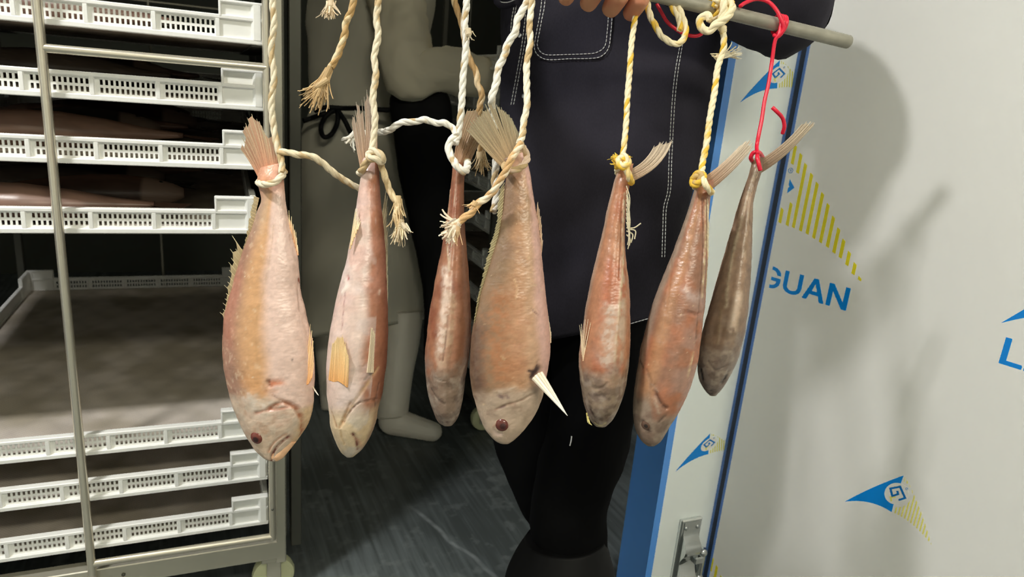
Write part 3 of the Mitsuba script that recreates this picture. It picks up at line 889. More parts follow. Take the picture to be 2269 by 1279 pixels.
arm = np.array([sh2 - RIGHT * 0.02, sh2 * 0.5 + el2 * 0.5, el2, el2 * 0.55 + wr2 * 0.45, wr2])
sl = spline(np.hstack([arm, np.array([[0.088], [0.088], [0.085], [0.074], [0.064]])]), 50)
m = tube(sl[:, :3], sl[:, 3], 36)
obj('sleeve', grid_mesh(wrinkle(m.vertices[:-2].reshape(50, 36, 3), 0.03, 12, 14)), 'cloth_sleeve', ck, True)
DA = DB - 0.20
AP = [(880, 190, 975, 190, DA + 0.04), (862, 232, 996, 225, DA + 0.03), (872, 320, 1000, 310, DA + 0.02), (892, 430, 1004, 420, DA), (912, 520, 1004, 515, DA), (930, 612, 1004, 610, DA), (936, 690, 1004, 690, DA), (940, 800, 1000, 800, DA)]
v, *_ = loft(AP, 0.30, 60, 48, power=0.8)
apr = obj('apron', grid_mesh(wrinkle(v, 0.012, 8, 15, (1, 1, 0.5))), 'apron_black', wk, True)
DT = DB - 0.165
for px in ([(698, 246), (720, 238), (760, 240), (800, 240), (860, 244), (880, 240)], [(742, 242), (722, 258), (711, 282), (718, 304), (736, 296), (748, 270), (748, 246)], [(748, 244), (764, 268), (778, 296), (794, 318)], [(742, 246), (712, 254), (690, 262), (672, 268)]):
    obj('apron_tie', tube(spline(np.array([at(x, y, DT - 0.012 * (i % 2)) for i, (x, y) in enumerate(px)]), 30), 0.0085, 10), 'apron_black', apr, True)
for spec, toe in (([(850, 690, 938, 690, DB - 0.04), (846, 760, 930, 758, DB - 0.04), (842, 830, 916, 826, DB - 0.04), (838, 890, 908, 884, DB - 0.04), (836, 925, 904, 920, DB - 0.04)], 1), ([(690, 700, 775, 700, DB + 0.12), (700, 780, 778, 778, DB + 0.13), (708, 850, 780, 848, DB + 0.14), (712, 905, 778, 905, DB + 0.14)], 0)):
    v, *_ = loft(spec, 1.0, 40, 40)
    sh = grid_mesh(v)
    b = sh.vertices[-1]
    fd = RIGHT * 0.93 - FWD * 0.2
    fd[2] = 0
    fd /= np.linalg.norm(fd)
    t2 = b + fd * 0.15
    ft = hull_body([(((b[0], b[1], 0.05), 0.05), ((t2[0], t2[1], 0.036), 0.035)), (((b[0], b[1], max(b[2], 0.10)), 0.052), ((b[0], b[1], 0.05), 0.05))], 0.02, 4)
    ft.vertices[:, 2] = np.maximum(ft.vertices[:, 2], 0.001)
    bt = obj('boot', join([sh, ft]), 'boot_white', wk, True)

# ------------------------------------------------------------------ the rack behind, seen from its long side
base = None
c2 = EYE + (at(1058, 962, 1.0) - EYE) * (-EYE[2] / (at(1058, 962, 1.0) - EYE)[2])      # its near caster on the floor
QX, QY = c2[0] + 0.0, c2[1] + 0.0
rk2 = thing('tray_rack', 'dark steel rack with pale trays standing behind the workers in the dark room', 'rack')
for x, y in ((QX - 0.01, QY - 0.01), (QX - 0.01, QY + 0.70), (QX + 1.22, QY - 0.01), (QX + 1.22, QY + 0.70)):
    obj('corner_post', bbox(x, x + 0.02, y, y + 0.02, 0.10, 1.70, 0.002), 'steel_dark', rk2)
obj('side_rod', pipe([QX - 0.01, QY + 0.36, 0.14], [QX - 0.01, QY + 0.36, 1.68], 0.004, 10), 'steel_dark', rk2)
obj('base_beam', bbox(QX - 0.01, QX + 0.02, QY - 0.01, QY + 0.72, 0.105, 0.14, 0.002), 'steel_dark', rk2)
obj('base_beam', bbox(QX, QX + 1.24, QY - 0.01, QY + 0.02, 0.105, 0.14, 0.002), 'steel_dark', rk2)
for x, y in ((QX + 0.03, QY + 0.03), (QX + 0.03, QY + 0.66), (QX + 1.18, QY + 0.03), (QX + 1.18, QY + 0.66)):
    cst = obj('caster', join([bbox(x - 0.03, x + 0.03, y - 0.028, y + 0.028, 0.098, 0.106), bbox(x - 0.022, x + 0.022, y - 0.026, y - 0.021, 0.035, 0.10), bbox(x - 0.022, x + 0.022, y + 0.021, y + 0.026, 0.035, 0.10)]), 'steel_flat', rk2)
    pr = [(0.0, -0.017), (0.038, -0.017), (0.047, -0.012), (0.0495, 0.0), (0.047, 0.012), (0.038, 0.017), (0.0, 0.017)]
    m = trimesh.creation.revolve(pr, sections=32)
    m.apply_transform(trimesh.transformations.rotation_matrix(np.pi / 2, [1, 0, 0]))
    m.apply_translation([x, y, 0.0497])
    obj('wheel', m, 'rubber_pale', cst, 40)
ORD = ['lowest', 'second lowest', 'third lowest', 'fourth lowest', 'fifth lowest', 'sixth lowest', 'seventh lowest', 'eighth lowest', 'topmost']
for i in range(9):
    z = 0.20 + i * 0.135
    t = thing('drying_tray', f'pale drying tray in the dark rear rack, {ORD[i]} of its stack', 'tray', 'trays in the dark rear rack')
    M = T().translate([QX, QY + 0.085, z]).rotate([0, 0, 1], -90)
    scene[t + '__frame'] = {**frame_ply, 'to_world': M}
    scene[t + '__net_floor'] = {**net_ply, 'to_world': M}
    for k in range(5):
        obj('pierced_panel', {**panel_ply, 'to_world': M @ T().translate([PX0 + k * PITCH_ + RIB / 2, 0.0085, 0.002])}, None, t)
    for yy in (QY + 0.01, QY + 0.68):
        obj('tray_runner', box(QX, QX + 1.22, yy, yy + 0.015, z - 0.004, z - 0.0012), 'steel_dark', rk2)


# ------------------------------------------------------------------ fish lying on the trays
def lying_fish(seed, dark):
    """A plain fish lying on its side along x: body and tail, with colours."""
    g = np.random.default_rng(seed)
    L = 0.40
    t = np.linspace(0, 1, 50)
    wv = np.interp(t, [0, 0.05, 0.15, 0.3, 0.45, 0.65, 0.85, 0.95, 1], [0.012, 0.026, 0.042, 0.053, 0.052, 0.038, 0.018, 0.0145, 0.016])
    tv = np.interp(t, [0, 0.05, 0.15, 0.3, 0.45, 0.65, 0.85, 0.95, 1], [0.010, 0.020, 0.031, 0.037, 0.036, 0.026, 0.011, 0.007, 0.005])
    a = np.linspace(0, 2 * np.pi, 40, endpoint=False)
    bend = 0.018 * np.sin(t * 2.6 + seed)
    v = np.stack([np.broadcast_to((t * L - L / 2)[:, None], (50, 40)), wv[:, None] * np.cos(a) + bend[:, None], tv[:, None] * np.sin(a) + tv[:, None] * 0 + 0.037], -1)
    m = grid_mesh(v)
    P = m.vertices
    q = np.r_[np.tile(np.cos(a), 50), 0, 0]
    tt = np.r_[np.repeat(t, 40), 0, 1]
    back_, mid, bel = (lin(x) for x in dark)
    c = mixc(np.tile(bel, (len(P), 1)), np.tile(mid, (len(P), 1)), sst(-0.7, -0.1, q))
    c = mixc(c, np.tile(back_, (len(P), 1)), sst(0.1, 0.8, q))
    c = c * (0.7 + 0.6 * meshkit.fbm(P * np.array([25, 120, 60]), 3, seed))[:, None]
    c = mixc(c, np.tile(lin((150, 130, 116)), (len(P), 1)), 0.5 * (tt < 0.2))
    # tail: a notched fan
    n = 14
    up_ = np.linspace(-1, 1, n)
    root = np.stack([np.full(n, L / 2 - 0.012), 0.015 * up_ + bend[-1], np.full(n, 0.037)], 1)
    end = np.stack([L / 2 + 0.05 + 0.018 * np.abs(up_), 0.045 * up_ + bend[-1], np.full(n, 0.030)], 1)
    s = np.array([0, 0, 0.0012])
    V = np.vstack([root - s, end - s * 0.5, root + s, end + s * 0.5])
    F = []
    for i in range(n - 1):
        F += [[i, n + i, n + i + 1], [i, n + i + 1, i + 1], [2 * n + i, 3 * n + i + 1, 3 * n + i], [2 * n + i, 2 * n + i + 1, 3 * n + i + 1], [n + i, 3 * n + i, 3 * n + i + 1], [n + i, 3 * n + i + 1, n + i + 1]]
    tl = trimesh.Trimesh(V, np.array(F), process=False)
    e = trimesh.creation.icosphere(2, 0.006)
    e.apply_transform(np.diag([1, 1, 0.5, 1]))
    e.apply_translation([-L / 2 + 0.045, 0.008 + 0.018 * np.sin(0.3 + seed), 0.037 + 0.024])
    return mikit.ply(m, 'fish_dim', True, color=np.clip(c, 0, 1)), mikit.ply(tl, 'fish_dim', False, color=np.tile(mid * 0.9, (len(V), 1))), mikit.ply(e, 'black_soft', True)


KINDS = [lying_fish(3, ((40, 32, 28), (78, 58, 48), (116, 90, 78))), lying_fish(4, ((28, 27, 25), (50, 43, 38), (84, 74, 66))), lying_fish(5, ((62, 46, 38), (98, 72, 58), (126, 100, 86)))]
g = np.random.default_rng(11)
PLACES = ['first', 'second', 'third', 'fourth', 'fifth', 'sixth']
TONE = ['brown', 'dark grey-brown', 'pinkish brown']
WHICH = ['topmost tray', 'second tray from the top', 'third tray from the top', 'fourth tray from the top']
for row, n in ((3, 6), (2, 6), (1, 3), (0, 3)):
    tz, dx, _ = TRAYS[row]
    for i in range(n):
        kd = (i * 2 + row) % 3
        t = thing('fish', f'{TONE[kd]} fish lying on the {WHICH[row]}, {PLACES[i]} row from the front', 'fish', 'fish lying on the rack trays')
        x = -0.30 + g.uniform(-0.05, 0.05)
        M = T().translate([x, YR + (0.085 if row == 3 else 0.16 if row == 2 else 0.40) + 0.128 * i, tz + 0.0068]).rotate([0, 0, 1], float(g.uniform(-4, 4) + (180 if i % 2 else 0)))
        for part, d in zip(('body', 'tail_fin', 'eye'), KINDS[kd]):
            scene[t + '__' + part] = {**d, 'to_world': M}

# ------------------------------------------------------------------ fish
SKIN = 0.80                                              # wet skin is darker than its colour in the light


def palette(d):
    return {k: lin(v) for k, v in d.items()}


def fish_body(st, ratio, phid, paint, n=230, k=132, keel=0.06, feats=(), extra=None, seed=0, front=1.0, back=1.0):
    """The whole body as one mesh. phid: angle of the back (dorsal side) round the section, 0 = right, 90 = towards the viewer, as (tail, head);
    feats: (pixels, width m, depth m, colour, strength) grooves and marks on the skin."""
    v, c, w, d = loft(st, ratio, n, k, front, back)
    t = np.linspace(0, 1, n)[:, None]
    phi = np.linspace(0, 2 * np.pi, k, endpoint=False)[None]
    pd = np.radians(phid[0] + (phid[1] - phid[0]) * t)
    q = np.cos(phi - pd)                                  # 1 along the back, -1 along the belly
    cc = c[:, None]
    rad = v - cc
    rl = np.linalg.norm(rad, axis=2, keepdims=True)
    rad = rad / (rl + 1e-9)
    bump = keel * rl[..., 0] * (sst(0.9, 1.0, q) + 0.6 * sst(0.93, 1.0, -q))
    lump = (meshkit.fbm(v * 55, 3, seed) - 0.5) * 0.0022 * np.clip(rl[..., 0] / 0.02, 0, 1)
    s = v + rad * (bump + lump)[..., None]
    m0 = grid_mesh(s)
    P = s.reshape(-1, 3)
    Q, Tt = q.reshape(-1), np.broadcast_to(t, (n, k)).reshape(-1)
    Sd = np.sin(phi - pd).reshape(-1)
    col = paint(P, Q, Tt, Sd, seed)
    push = np.zeros(len(P))
    for px, wid, dep, fc, strg in feats:
        line, _ = cast(m0, dense(px, 8))
        if len(line) < 2:
            continue
        dist = seg_dist(P, line)
        dist = np.abs(dist + (meshkit.fbm(P * 110, 3, seed + 6) - 0.5) * wid * (1.6 if wid > 0.0025 else 0.7))
        push += -dep * np.exp(-(dist / wid) ** 2)
        if fc is not None:
            nz = 0.45 + 0.75 * blot(P, 170, seed + 5, 0.38, 0.58, 3)
            col = mixc(col, np.broadcast_to(lin(fc), col.shape), strg * np.exp(-(dist / (wid * 1.15)) ** 2) * nz)
    if extra is not None:
        push, col = extra(P, Q, Tt, Sd, push, col, m0)
    s = (P + rad.reshape(-1, 3) * push[:, None]).reshape(n, k, 3)
    mesh = grid_mesh(s)
    grey = col @ np.array([0.3, 0.59, 0.11])
    col = mixc(col, grey[:, None] * np.array([1.06, 1.0, 0.90]), np.full(len(col), 0.04)) * np.array([1.0, 0.985, 0.92]) * SKIN
    tex = 1 + 0.30 * (meshkit.fbm(np.vstack([P, P[:1] * 0]) * 140, 3, seed + 40) - 0.5)[:-1] + 0.22 * (meshkit.fbm(P * 420, 2, seed + 41) - 0.5)
    col = col * tex[:, None]
    col = np.clip(np.vstack([col, col[:k].mean(0), col[-k:].mean(0)]), 0.002, 0.95)
    ds = np.r_[0, np.cumsum(np.linalg.norm(np.diff(c, axis=0), axis=1))]
    uu = np.broadcast_to(phi / (2 * np.pi), (n, k)) * 2.4 * np.linalg.norm(w, axis=1).max()
    uv = np.stack([uu.reshape(-1), np.broadcast_to(ds[:, None], (n, k)).reshape(-1)], 1)
    uv = np.vstack([uv, uv[:1], uv[-1:]])
    return mesh, m0, col, uv


def blot(P, f, seed, lo_=0.45, hi_=0.62, o=4):
    return sst(lo_, hi_, meshkit.fbm(P * f, o, seed))


def aniso(P, axis, fa, fc, seed, o=3):
    """Noise drawn out along an axis."""
    a = P @ axis
    R = P - a[:, None] * axis
    return meshkit.fbm(R * fc + np.outer(a * fa, axis), o, seed)


def fin_mesh(base, tip, depth0, depth1, rays, member=0.7, r0=0.0011, r1=0.0003, c0=(190, 170, 130), c1=(205, 195, 165), seed=0, curl=0.0, jag=0.12, samples=9, cm=None, gaps=()):
    """A fin: rays fan out from the base line to the tip line (pixels), with skin between them up to the fraction member.
    depth0/depth1: depth of base and tip, number or (first, last)."""
    g = np.random.default_rng(seed + 31)
    d0 = np.linspace(*(depth0 if isinstance(depth0, tuple) else (depth0, depth0)), rays)
    d1 = np.linspace(*(depth1 if isinstance(depth1, tuple) else (depth1, depth1)), rays)
    b, tp = spline(base, rays), spline(tip, rays)
    B = np.array([at(x, y, d) for (x, y), d in zip(b, d0)])
    E = np.array([at(x, y, d) for (x, y), d in zip(tp, d1)])
    ln = 1 - jag * g.random(rays)
    E = B + (E - B) * ln[:, None]
    u = np.linspace(0, 1, samples)[:, None]
    V, F, Cc, o = [], [], [], 0
    c0, c1 = lin(c0), lin(c1)
    cm0 = c0 * 0.9 if cm is None else lin(cm)
    paths = []
    for i in range(rays):
        side = np.cross(E[i] - B[i], FWD)
        side /= np.linalg.norm(side) + 1e-9
        bow = (curl + 0.02 * (g.random() - 0.5)) * np.linalg.norm(E[i] - B[i])
        p = B[i] + (E[i] - B[i]) * u + side * (4 * u * (1 - u)) * bow
        paths.append(p)
        rr = (r0 + (r1 - r0) * u[:, 0]) * (0.85 + 0.3 * g.random())
        tb = tube(p, rr, 6)
        V.append(tb.vertices)
        F.append(tb.faces + o)
        tt = np.r_[np.repeat(u[:, 0], 6), 0, 1]
        tone = 0.82 + 0.36 * g.random()
        Cc.append(mixc(np.tile(c0, (len(tt), 1)), np.tile(c1, (len(tt), 1)), tt) * tone)
        o += len(tb.vertices)
    th = FWD * 0.00025
    for i in range(rays - 1):
        if i in gaps:
            continue
        f = member * (0.85 + 0.3 * g.random())
        f = min(f, 0.97)
        us = np.linspace(0, f, samples)
        A = np.stack([np.interp(us, u[:, 0], paths[i][:, k]) for k in range(3)], 1)
        D = np.stack([np.interp(us, u[:, 0], paths[i + 1][:, k]) for k in range(3)], 1)
        q = np.vstack([A - th, D - th, A + th, D + th])
        n = samples
        ff = []
        for j in range(n - 1):
            ff += [[j, j + 1, n + j + 1], [j, n + j + 1, n + j], [2 * n + j, 3 * n + j + 1, 2 * n + j + 1], [2 * n + j, 3 * n + j, 3 * n + j + 1]]
        ff += [[n - 1, 3 * n - 1, 4 * n - 1], [n - 1, 4 * n - 1, 2 * n - 1]]
        V.append(q)
        F.append(np.array(ff) + o)
        cc = mixc(np.tile(cm0, (n, 1)), np.tile((cm0 + c1) / 2, (n, 1)), us) * (0.72 + 0.2 * g.random())
        Cc.append(np.tile(cc, (4, 1)))
        o += 4 * n
    return trimesh.Trimesh(np.vstack(V), np.vstack(F), process=False), np.clip(np.vstack(Cc), 0, 0.95)


def fin(parent, name, *a, label=None, **kw):
    m, c = fin_mesh(*a, **kw)
    k = obj(name, m, 'fin', parent, False, color=c)
    if label:
        tag(k, label)
    return k


def lies(mesh0, px, lift):
    """Depth just in front of the body at that pixel."""
    P, _ = cast(mesh0, [px])
    return float((P[0] - EYE) @ FWD) - lift


def eye(parent, mesh0, px, r, iris, pupil, flat=0.55, sink=0.35):
    P, N = cast(mesh0, [px])
    p, nn = P[0], N[0]
    m = trimesh.creation.icosphere(4, r)
    v = m.vertices
    a = v @ nn
    v = v - np.outer(a * (1 - flat), nn) + p - nn * r * sink * flat
    h = ((v - p) - np.outer((v - p) @ nn, nn))
    e = np.linalg.norm(h - RIGHT * r * 0.18 + UP * r * 0.1, axis=1)
    c = mixc(np.tile(lin(pupil), (len(v), 1)), np.tile(lin(iris), (len(v), 1)), sst(r * 0.32, r * 0.6, e))
    c = c * (0.8 + 0.4 * meshkit.fbm(v * 600, 2, 3))[:, None]
    return obj('eye', trimesh.Trimesh(v, m.faces, process=False), 'eye_wet', parent, True, color=np.clip(c, 0, 1))


AX = -EZ


# ---- 1: side view, the head down, back to the left
D1 = 0.90
ST1 = [(578, 372, 622, 362, D1), (572, 400, 627, 396, D1), (580, 440, 630, 425, D1), (572, 470, 634, 462, D1), (556, 520, 643, 510, D1), (535, 580, 658, 572, D1), (518, 640, 663, 640, D1), (504, 700, 675, 695, D1),
       (500, 760, 688, 755, D1), (504, 820, 693, 815, D1), (514, 870, 692, 868, D1), (527, 912, 690, 905, D1), (540, 945, 682, 935, D1), (553, 972, 668, 960, D1), (566, 995, 650, 985, D1), (582, 1012, 632, 1006, D1), (594, 1020, 616, 1022, D1)]


def paint1(P, Q, t, S, sd):
    back_, side_, belly, head = lin((166, 124, 106)), lin((212, 162, 118)), lin((232, 200, 192)), lin((214, 190, 172))
    j = (meshkit.fbm(P * 30, 3, 1) - 0.5) * 0.5
    c = mixc(np.tile(back_, (len(P), 1)), np.tile(side_, (len(P), 1)), sst(0.92, 0.35, Q + j * 0.4))
    c = mixc(c, np.tile(belly, (len(P), 1)), sst(0.26, -0.14, Q + j * 0.30 + 0.02))
    st_ = aniso(P, np.array([0.55, 0, -0.83]), 30, 230, 5)
    c = c * (0.90 + 0.2 * st_)[:, None]
    c = mixc(c, np.tile(lin((236, 214, 190)), (len(P), 1)), 0.35 * sst(0.6, 0.75, st_) * (Q > 0.1))
    # pink flush along the back and by the tail
    c = mixc(c, np.tile(lin((192, 124, 104)), (len(P), 1)), 0.55 * sst(0.62, 0.85, Q) * blot(P, 22, 8) * sst(0.25, 0.4, t) * sst(0.75, 0.6, t))
    c = mixc(c, np.tile(lin((222, 160, 132)), (len(P), 1)), 0.8 * sst(0.14, 0.04, t))
    c = mixc(c, np.tile(lin((196, 172, 152)), (len(P), 1)), 0.45 * sst(0.3, 0.15, t) * sst(0.1, 0.4, Q) * sst(0.05, 0.12, t))
    # head: grey-pink, patchy
    hb = t + (meshkit.fbm(P * 24, 3, 2) - 0.5) * 0.05 - 0.03 * (Q < -0.2)
    hd = sst(0.765, 0.80, hb)
    hc = mixc(np.tile(head, (len(P), 1)), np.tile(lin((188, 150, 130)), (len(P), 1)), 0.75 * blot(P, 60, 11))
    hc = mixc(hc, np.tile(lin((206, 190, 176)), (len(P), 1)), 0.7 * blot(P, 110, 12))
    c = mixc(c, hc, hd * 0.9)
    c = mixc(c, np.tile(lin((218, 140, 62)), (len(P), 1)), 0.7 * np.exp(-((t - 0.745) / 0.035) ** 2) * sst(0.75, 0.5, Q) * sst(-0.05, 0.2, Q) * (0.4 + 0.6 * blot(P, 40, 14)))
    c = mixc(c, np.tile(lin((232, 196, 148)), (len(P), 1)), 0.5 * hd * sst(-0.55, -0.9, Q))
    return mixc(c, np.tile(lin((250, 236, 220)), (len(P), 1)), 0.5 * sst(0.93, 0.96, meshkit.noise(P * 170, 3)) * (Q < 0.8))


F1 = [([(556, 885), (575, 902), (600, 898)], 0.011, -0.0002, (220, 204, 194), 0.75), ([(560, 930), (600, 935), (640, 930)], 0.008, 0.0, (222, 196, 182), 0.5),
      ([(600, 905), (625, 893), (655, 902), (668, 925), (672, 950), (668, 962)], 0.0028, 0.0022, (176, 104, 74), 0.75),
      ([(566, 916), (590, 910), (620, 906), (640, 903)], 0.0018, 0.0012, (186, 112, 92), 0.6),
      ([(600, 870), (612, 882), (640, 895), (662, 912), (672, 930)], 0.0016, 0.0012, (172, 110, 78), 0.6),
      ([(640, 968), (624, 980), (610, 996), (602, 1012), (600, 1022)], 0.0016, 0.0024, (120, 62, 50), 0.9),
      ([(634, 962), (618, 972), (604, 985), (596, 1000)], 0.0014, 0.001, (206, 150, 124), 0.6),
      ([(594, 845), (598, 856)], 0.002, 0.003, (110, 52, 34), 0.9), ([(602, 850), (622, 846)], 0.004, 0.001, (206, 118, 76), 0.75),
      ([(588, 870), (600, 862), (612, 868)], 0.0022, 0.0006, (204, 130, 84), 0.6),
      ([(664, 690), (660, 650), (661, 620)], 0.0008, 0.0004, (150, 110, 90), 0.35),
      ([(662, 618), (664, 626)], 0.0012, 0.0005, (150, 70, 50), 0.9), ([(646, 796), (647, 799)], 0.0009, 0.0003, (60, 40, 36), 0.95),
      ([(570, 800), (568, 740), (572, 690), (590, 620), (600, 560), (606, 500)], 0.0012, 0.0004, (184, 142, 98), 0.3)]
body, b0, col, uv = fish_body(ST1, [0.30, 0.55] + [0.52] * 13 + [0.6, 0.8], (172, 172), paint1, feats=F1, seed=1)
f = thing('fish', 'pink and orange fish hanging leftmost in the row, seen from the side, mouth open', 'fish', None)
obj('body', body, 'fish_skin', f, True, uv=uv, color=col)
eye(f, b0, (567, 971), 0.0086, (104, 46, 34), (48, 22, 20))
fin(f, 'tail_fin', [(574, 392), (592, 390), (620, 380)], [(531, 328), (541, 246), (566, 250), (592, 298), (612, 278), (622, 318)], D1, D1, 18, 0.95, c0=(186, 124, 96), c1=(170, 160, 130), r0=0.0019, seed=1, curl=-0.02, jag=0.12)
fin(f, 'dorsal_fin', [(574, 440), (556, 520), (541, 560)], [(556, 432), (546, 515), (536, 552)], D1, D1 - 0.004, 18, 0.85, c0=(190, 166, 126), c1=(206, 196, 160), r0=0.0008, seed=2, jag=0.3)
fin(f, 'dorsal_fin', [(540, 562), (524, 620), (510, 690), (503, 752), (503, 790)], [(514, 522), (496, 590), (485, 668), (490, 735), (499, 782)], D1, D1 - 0.004, 21, 0.7, c0=(176, 152, 112), c1=(196, 186, 150), r0=0.0010, seed=3, jag=0.5)
fin(f, 'anal_fin', [(643, 512), (652, 540), (660, 566)], [(640, 462), (652, 490), (659, 540)], D1, D1, 7, 0.7, c0=(206, 150, 108), c1=(238, 220, 178), r0=0.0011, seed=4, jag=0.25)
fin(f, 'pelvic_fin', [(674, 850), (682, 852), (690, 838)], [(688, 716), (694, 740), (696, 800)], lies(b0, (680, 850), 0.0), D1 - 0.006, 8, 0.9, c0=(222, 160, 104), c1=(236, 206, 160), r0=0.0012, seed=5, jag=0.1)
fin(f, 'spine', [(690, 852), (693, 858)], [(705, 877), (707, 878)], D1, D1 - 0.01, 2, 0.8, c0=(226, 206, 176), c1=(238, 230, 214), seed=6)
jaw = [(604, 1021, 612, 1023, D1 - 0.002), (598, 1010, 626, 1016, D1 - 0.002), (606, 990, 640, 1000, D1 - 0.002), (622, 968, 656, 980, D1 - 0.002)]
v, *_ = loft(jaw, 0.7, 14, 16)
cj = np.tile(lin((224, 178, 140)), (14 * 16 + 2, 1)) * (0.85 + 0.3 * meshkit.fbm(np.vstack([v.reshape(-1, 3), v[0, :1], v[-1, :1]]) * 150, 2, 4))[:, None]
obj('lower_jaw', grid_mesh(v), 'fin', f, True, color=cj)

# ---- 2: turned, its belly and throat towards the viewer, back at the right
D2 = 0.92
ST2 = [(803, 350, 838, 350, D2), (800, 385, 840, 380, D2), (793, 440, 843, 436, D2), (783, 500, 849, 495, D2), (773, 560, 853, 556, D2), (758, 620, 856, 616, D2), (744, 680, 858, 676, D2), (734, 730, 859, 728, D2),
       (728, 780, 857, 778, D2), (726, 830, 852, 828, D2), (727, 870, 847, 868, D2), (731, 910, 838, 906, D2), (735, 945, 831, 940, D2), (744, 975, 818, 972, D2), (756, 1000, 802, 996, D2), (768, 1013, 784, 1012, D2)]


def paint2(P, Q, t, S, sd):
    c = mixc(np.tile(lin((140, 88, 70)), (len(P), 1)), np.tile(lin((186, 124, 98)), (len(P), 1)), sst(0.5, -0.45, Q))
    c = mixc(c, np.tile(lin((228, 202, 196)), (len(P), 1)), sst(-0.36, -0.70, Q + (meshkit.fbm(P * 26, 3, 3) - 0.5) * 0.25 + 0.25 * sst(0.3, 0.05, t)))
    c = c * (0.92 + 0.16 * aniso(P, AX, 25, 260, 6))[:, None]
    c = mixc(c, np.tile(lin((232, 212, 214)), (len(P), 1)), 0.5 * blot(P, 36, 4) * (Q < -0.2))
    c = mixc(c, np.tile(lin((212, 150, 136)), (len(P), 1)), 0.35 * blot(P, 28, 9) * sst(0.62, 0.4, t))
    hd = sst(0.80, 0.87, t + (meshkit.fbm(P * 20, 3, 2) - 0.5) * 0.06)
    hc = mixc(np.tile(lin((220, 196, 160)), (len(P), 1)), np.tile(lin((214, 200, 184)), (len(P), 1)), blot(P, 40, 11))
    c = mixc(c, hc, hd * 0.85)
    return mixc(c, np.tile(lin((156, 110, 92)), (len(P), 1)), 0.5 * hd * sst(-0.1, 0.25, Q))


F2 = [([(757, 735), (760, 690), (764, 650)], 0.0009, 0.0012, (176, 128, 128), 0.7),
      ([(838, 815), (815, 850), (790, 885), (770, 915), (755, 945)], 0.0022, 0.0012, (226, 186, 140), 0.5),
      ([(836, 885), (815, 888), (795, 893), (776, 912), (762, 935)], 0.0012, 0.0018, (120, 86, 70), 0.85),
      ([(840, 850), (834, 880), (832, 900)], 0.0016, 0.001, (110, 86, 80), 0.6),
      ([(732, 905), (740, 930), (745, 945)], 0.0014, 0.0014, (170, 116, 76), 0.6), ([(752, 948), (764, 920), (776, 893)], 0.0014, 0.0012, (178, 124, 84), 0.6),
      ([(781, 962), (790, 975), (793, 995)], 0.0020, 0.0020, (104, 44, 34), 0.9), ([(786, 970), (796, 978), (800, 990)], 0.002, -0.001, (206, 156, 130), 0.6),
      ([(754, 955), (757, 970), (763, 985)], 0.0014, 0.001, (196, 160, 118), 0.6),
      ([(770, 612), (771, 618)], 0.0017, 0.0016, (176, 44, 40), 0.95), ([(765, 622), (767, 640), (758, 648)], 0.003, -0.0008, (244, 230, 226), 0.8),
      ([(818, 828), (823, 830)], 0.0022, 0.001, (76, 70, 66), 0.85), ([(808, 842), (818, 830), (830, 822)], 0.0016, 0.0004, (120, 108, 100), 0.6),
      ([(842, 645), (841, 650)], 0.002, -0.0005, (236, 210, 200), 0.6)]
body, b0, col, uv = fish_body(ST2, [0.30] + [1.15] * 13 + [1.1, 1.0], (-55, -62), paint2, feats=F2, seed=2, keel=0.03)
f = thing('fish', 'pale-bellied fish hanging second from the left, its throat turned to the viewer', 'fish')
obj('body', body, 'fish_skin', f, True, uv=uv, color=col)
fin(f, 'tail_fin', [(802, 380), (815, 372), (834, 372)], [(777, 262), (788, 226), (803, 206), (812, 196), (822, 226), (835, 262)], D2, D2 - 0.005, 16, 0.96, c0=(176, 140, 112), c1=(160, 150, 138), r0=0.0019, seed=11, jag=0.10, gaps=(6,))
fin(f, 'anal_fin', [(776, 552), (780, 540), (792, 510)], [(789, 455), (794, 470), (799, 490)], D2 - 0.030, D2 - 0.022, 6, 0.8, c0=(214, 180, 132), c1=(234, 218, 190), seed=12)
fin(f, 'dorsal_fin', [(847, 480), (852, 560), (856, 640), (858, 700)], [(858, 408), (862, 470), (860, 560), (860, 640)], D2 + 0.012, D2 + 0.02, 12, 0.7, c0=(176, 160, 130), c1=(190, 184, 160), r0=0.0007, seed=13, jag=0.3)
fin(f, 'pelvic_fin', [(730, 842), (740, 846), (752, 844)], [(737, 756), (748, 740), (756, 737)], (lies(b0, (731, 842), 0.0), lies(b0, (752, 844), 0.001)), (lies(b0, (744, 756), 0.006), lies(b0, (756, 740), 0.006)), 13, 1.1, c0=(216, 160, 100), c1=(232, 206, 156), r0=0.0013, seed=14, jag=0.12)
fin(f, 'pelvic_fin', [(752, 846), (762, 852), (769, 858)], [(757, 738), (765, 756), (773, 788)], (lies(b0, (752, 846), 0.001), lies(b0, (769, 858), 0.001)), (lies(b0, (757, 740), 0.006), lies(b0, (773, 788), 0.007)), 13, 1.1, c0=(216, 160, 100), c1=(232, 206, 156), r0=0.0013, seed=15, jag=0.1)
fin(f, 'pectoral_fin', [(814, 826), (826, 826)], [(823, 720), (831, 735)], (lies(b0, (814, 826), 0.0), lies(b0, (826, 826), 0.0)), (lies(b0, (823, 722), 0.003), lies(b0, (831, 735), 0.003)), 9, 1.2, c0=(206, 186, 160), c1=(212, 196, 168), r0=0.0012, seed=16, jag=0.08)

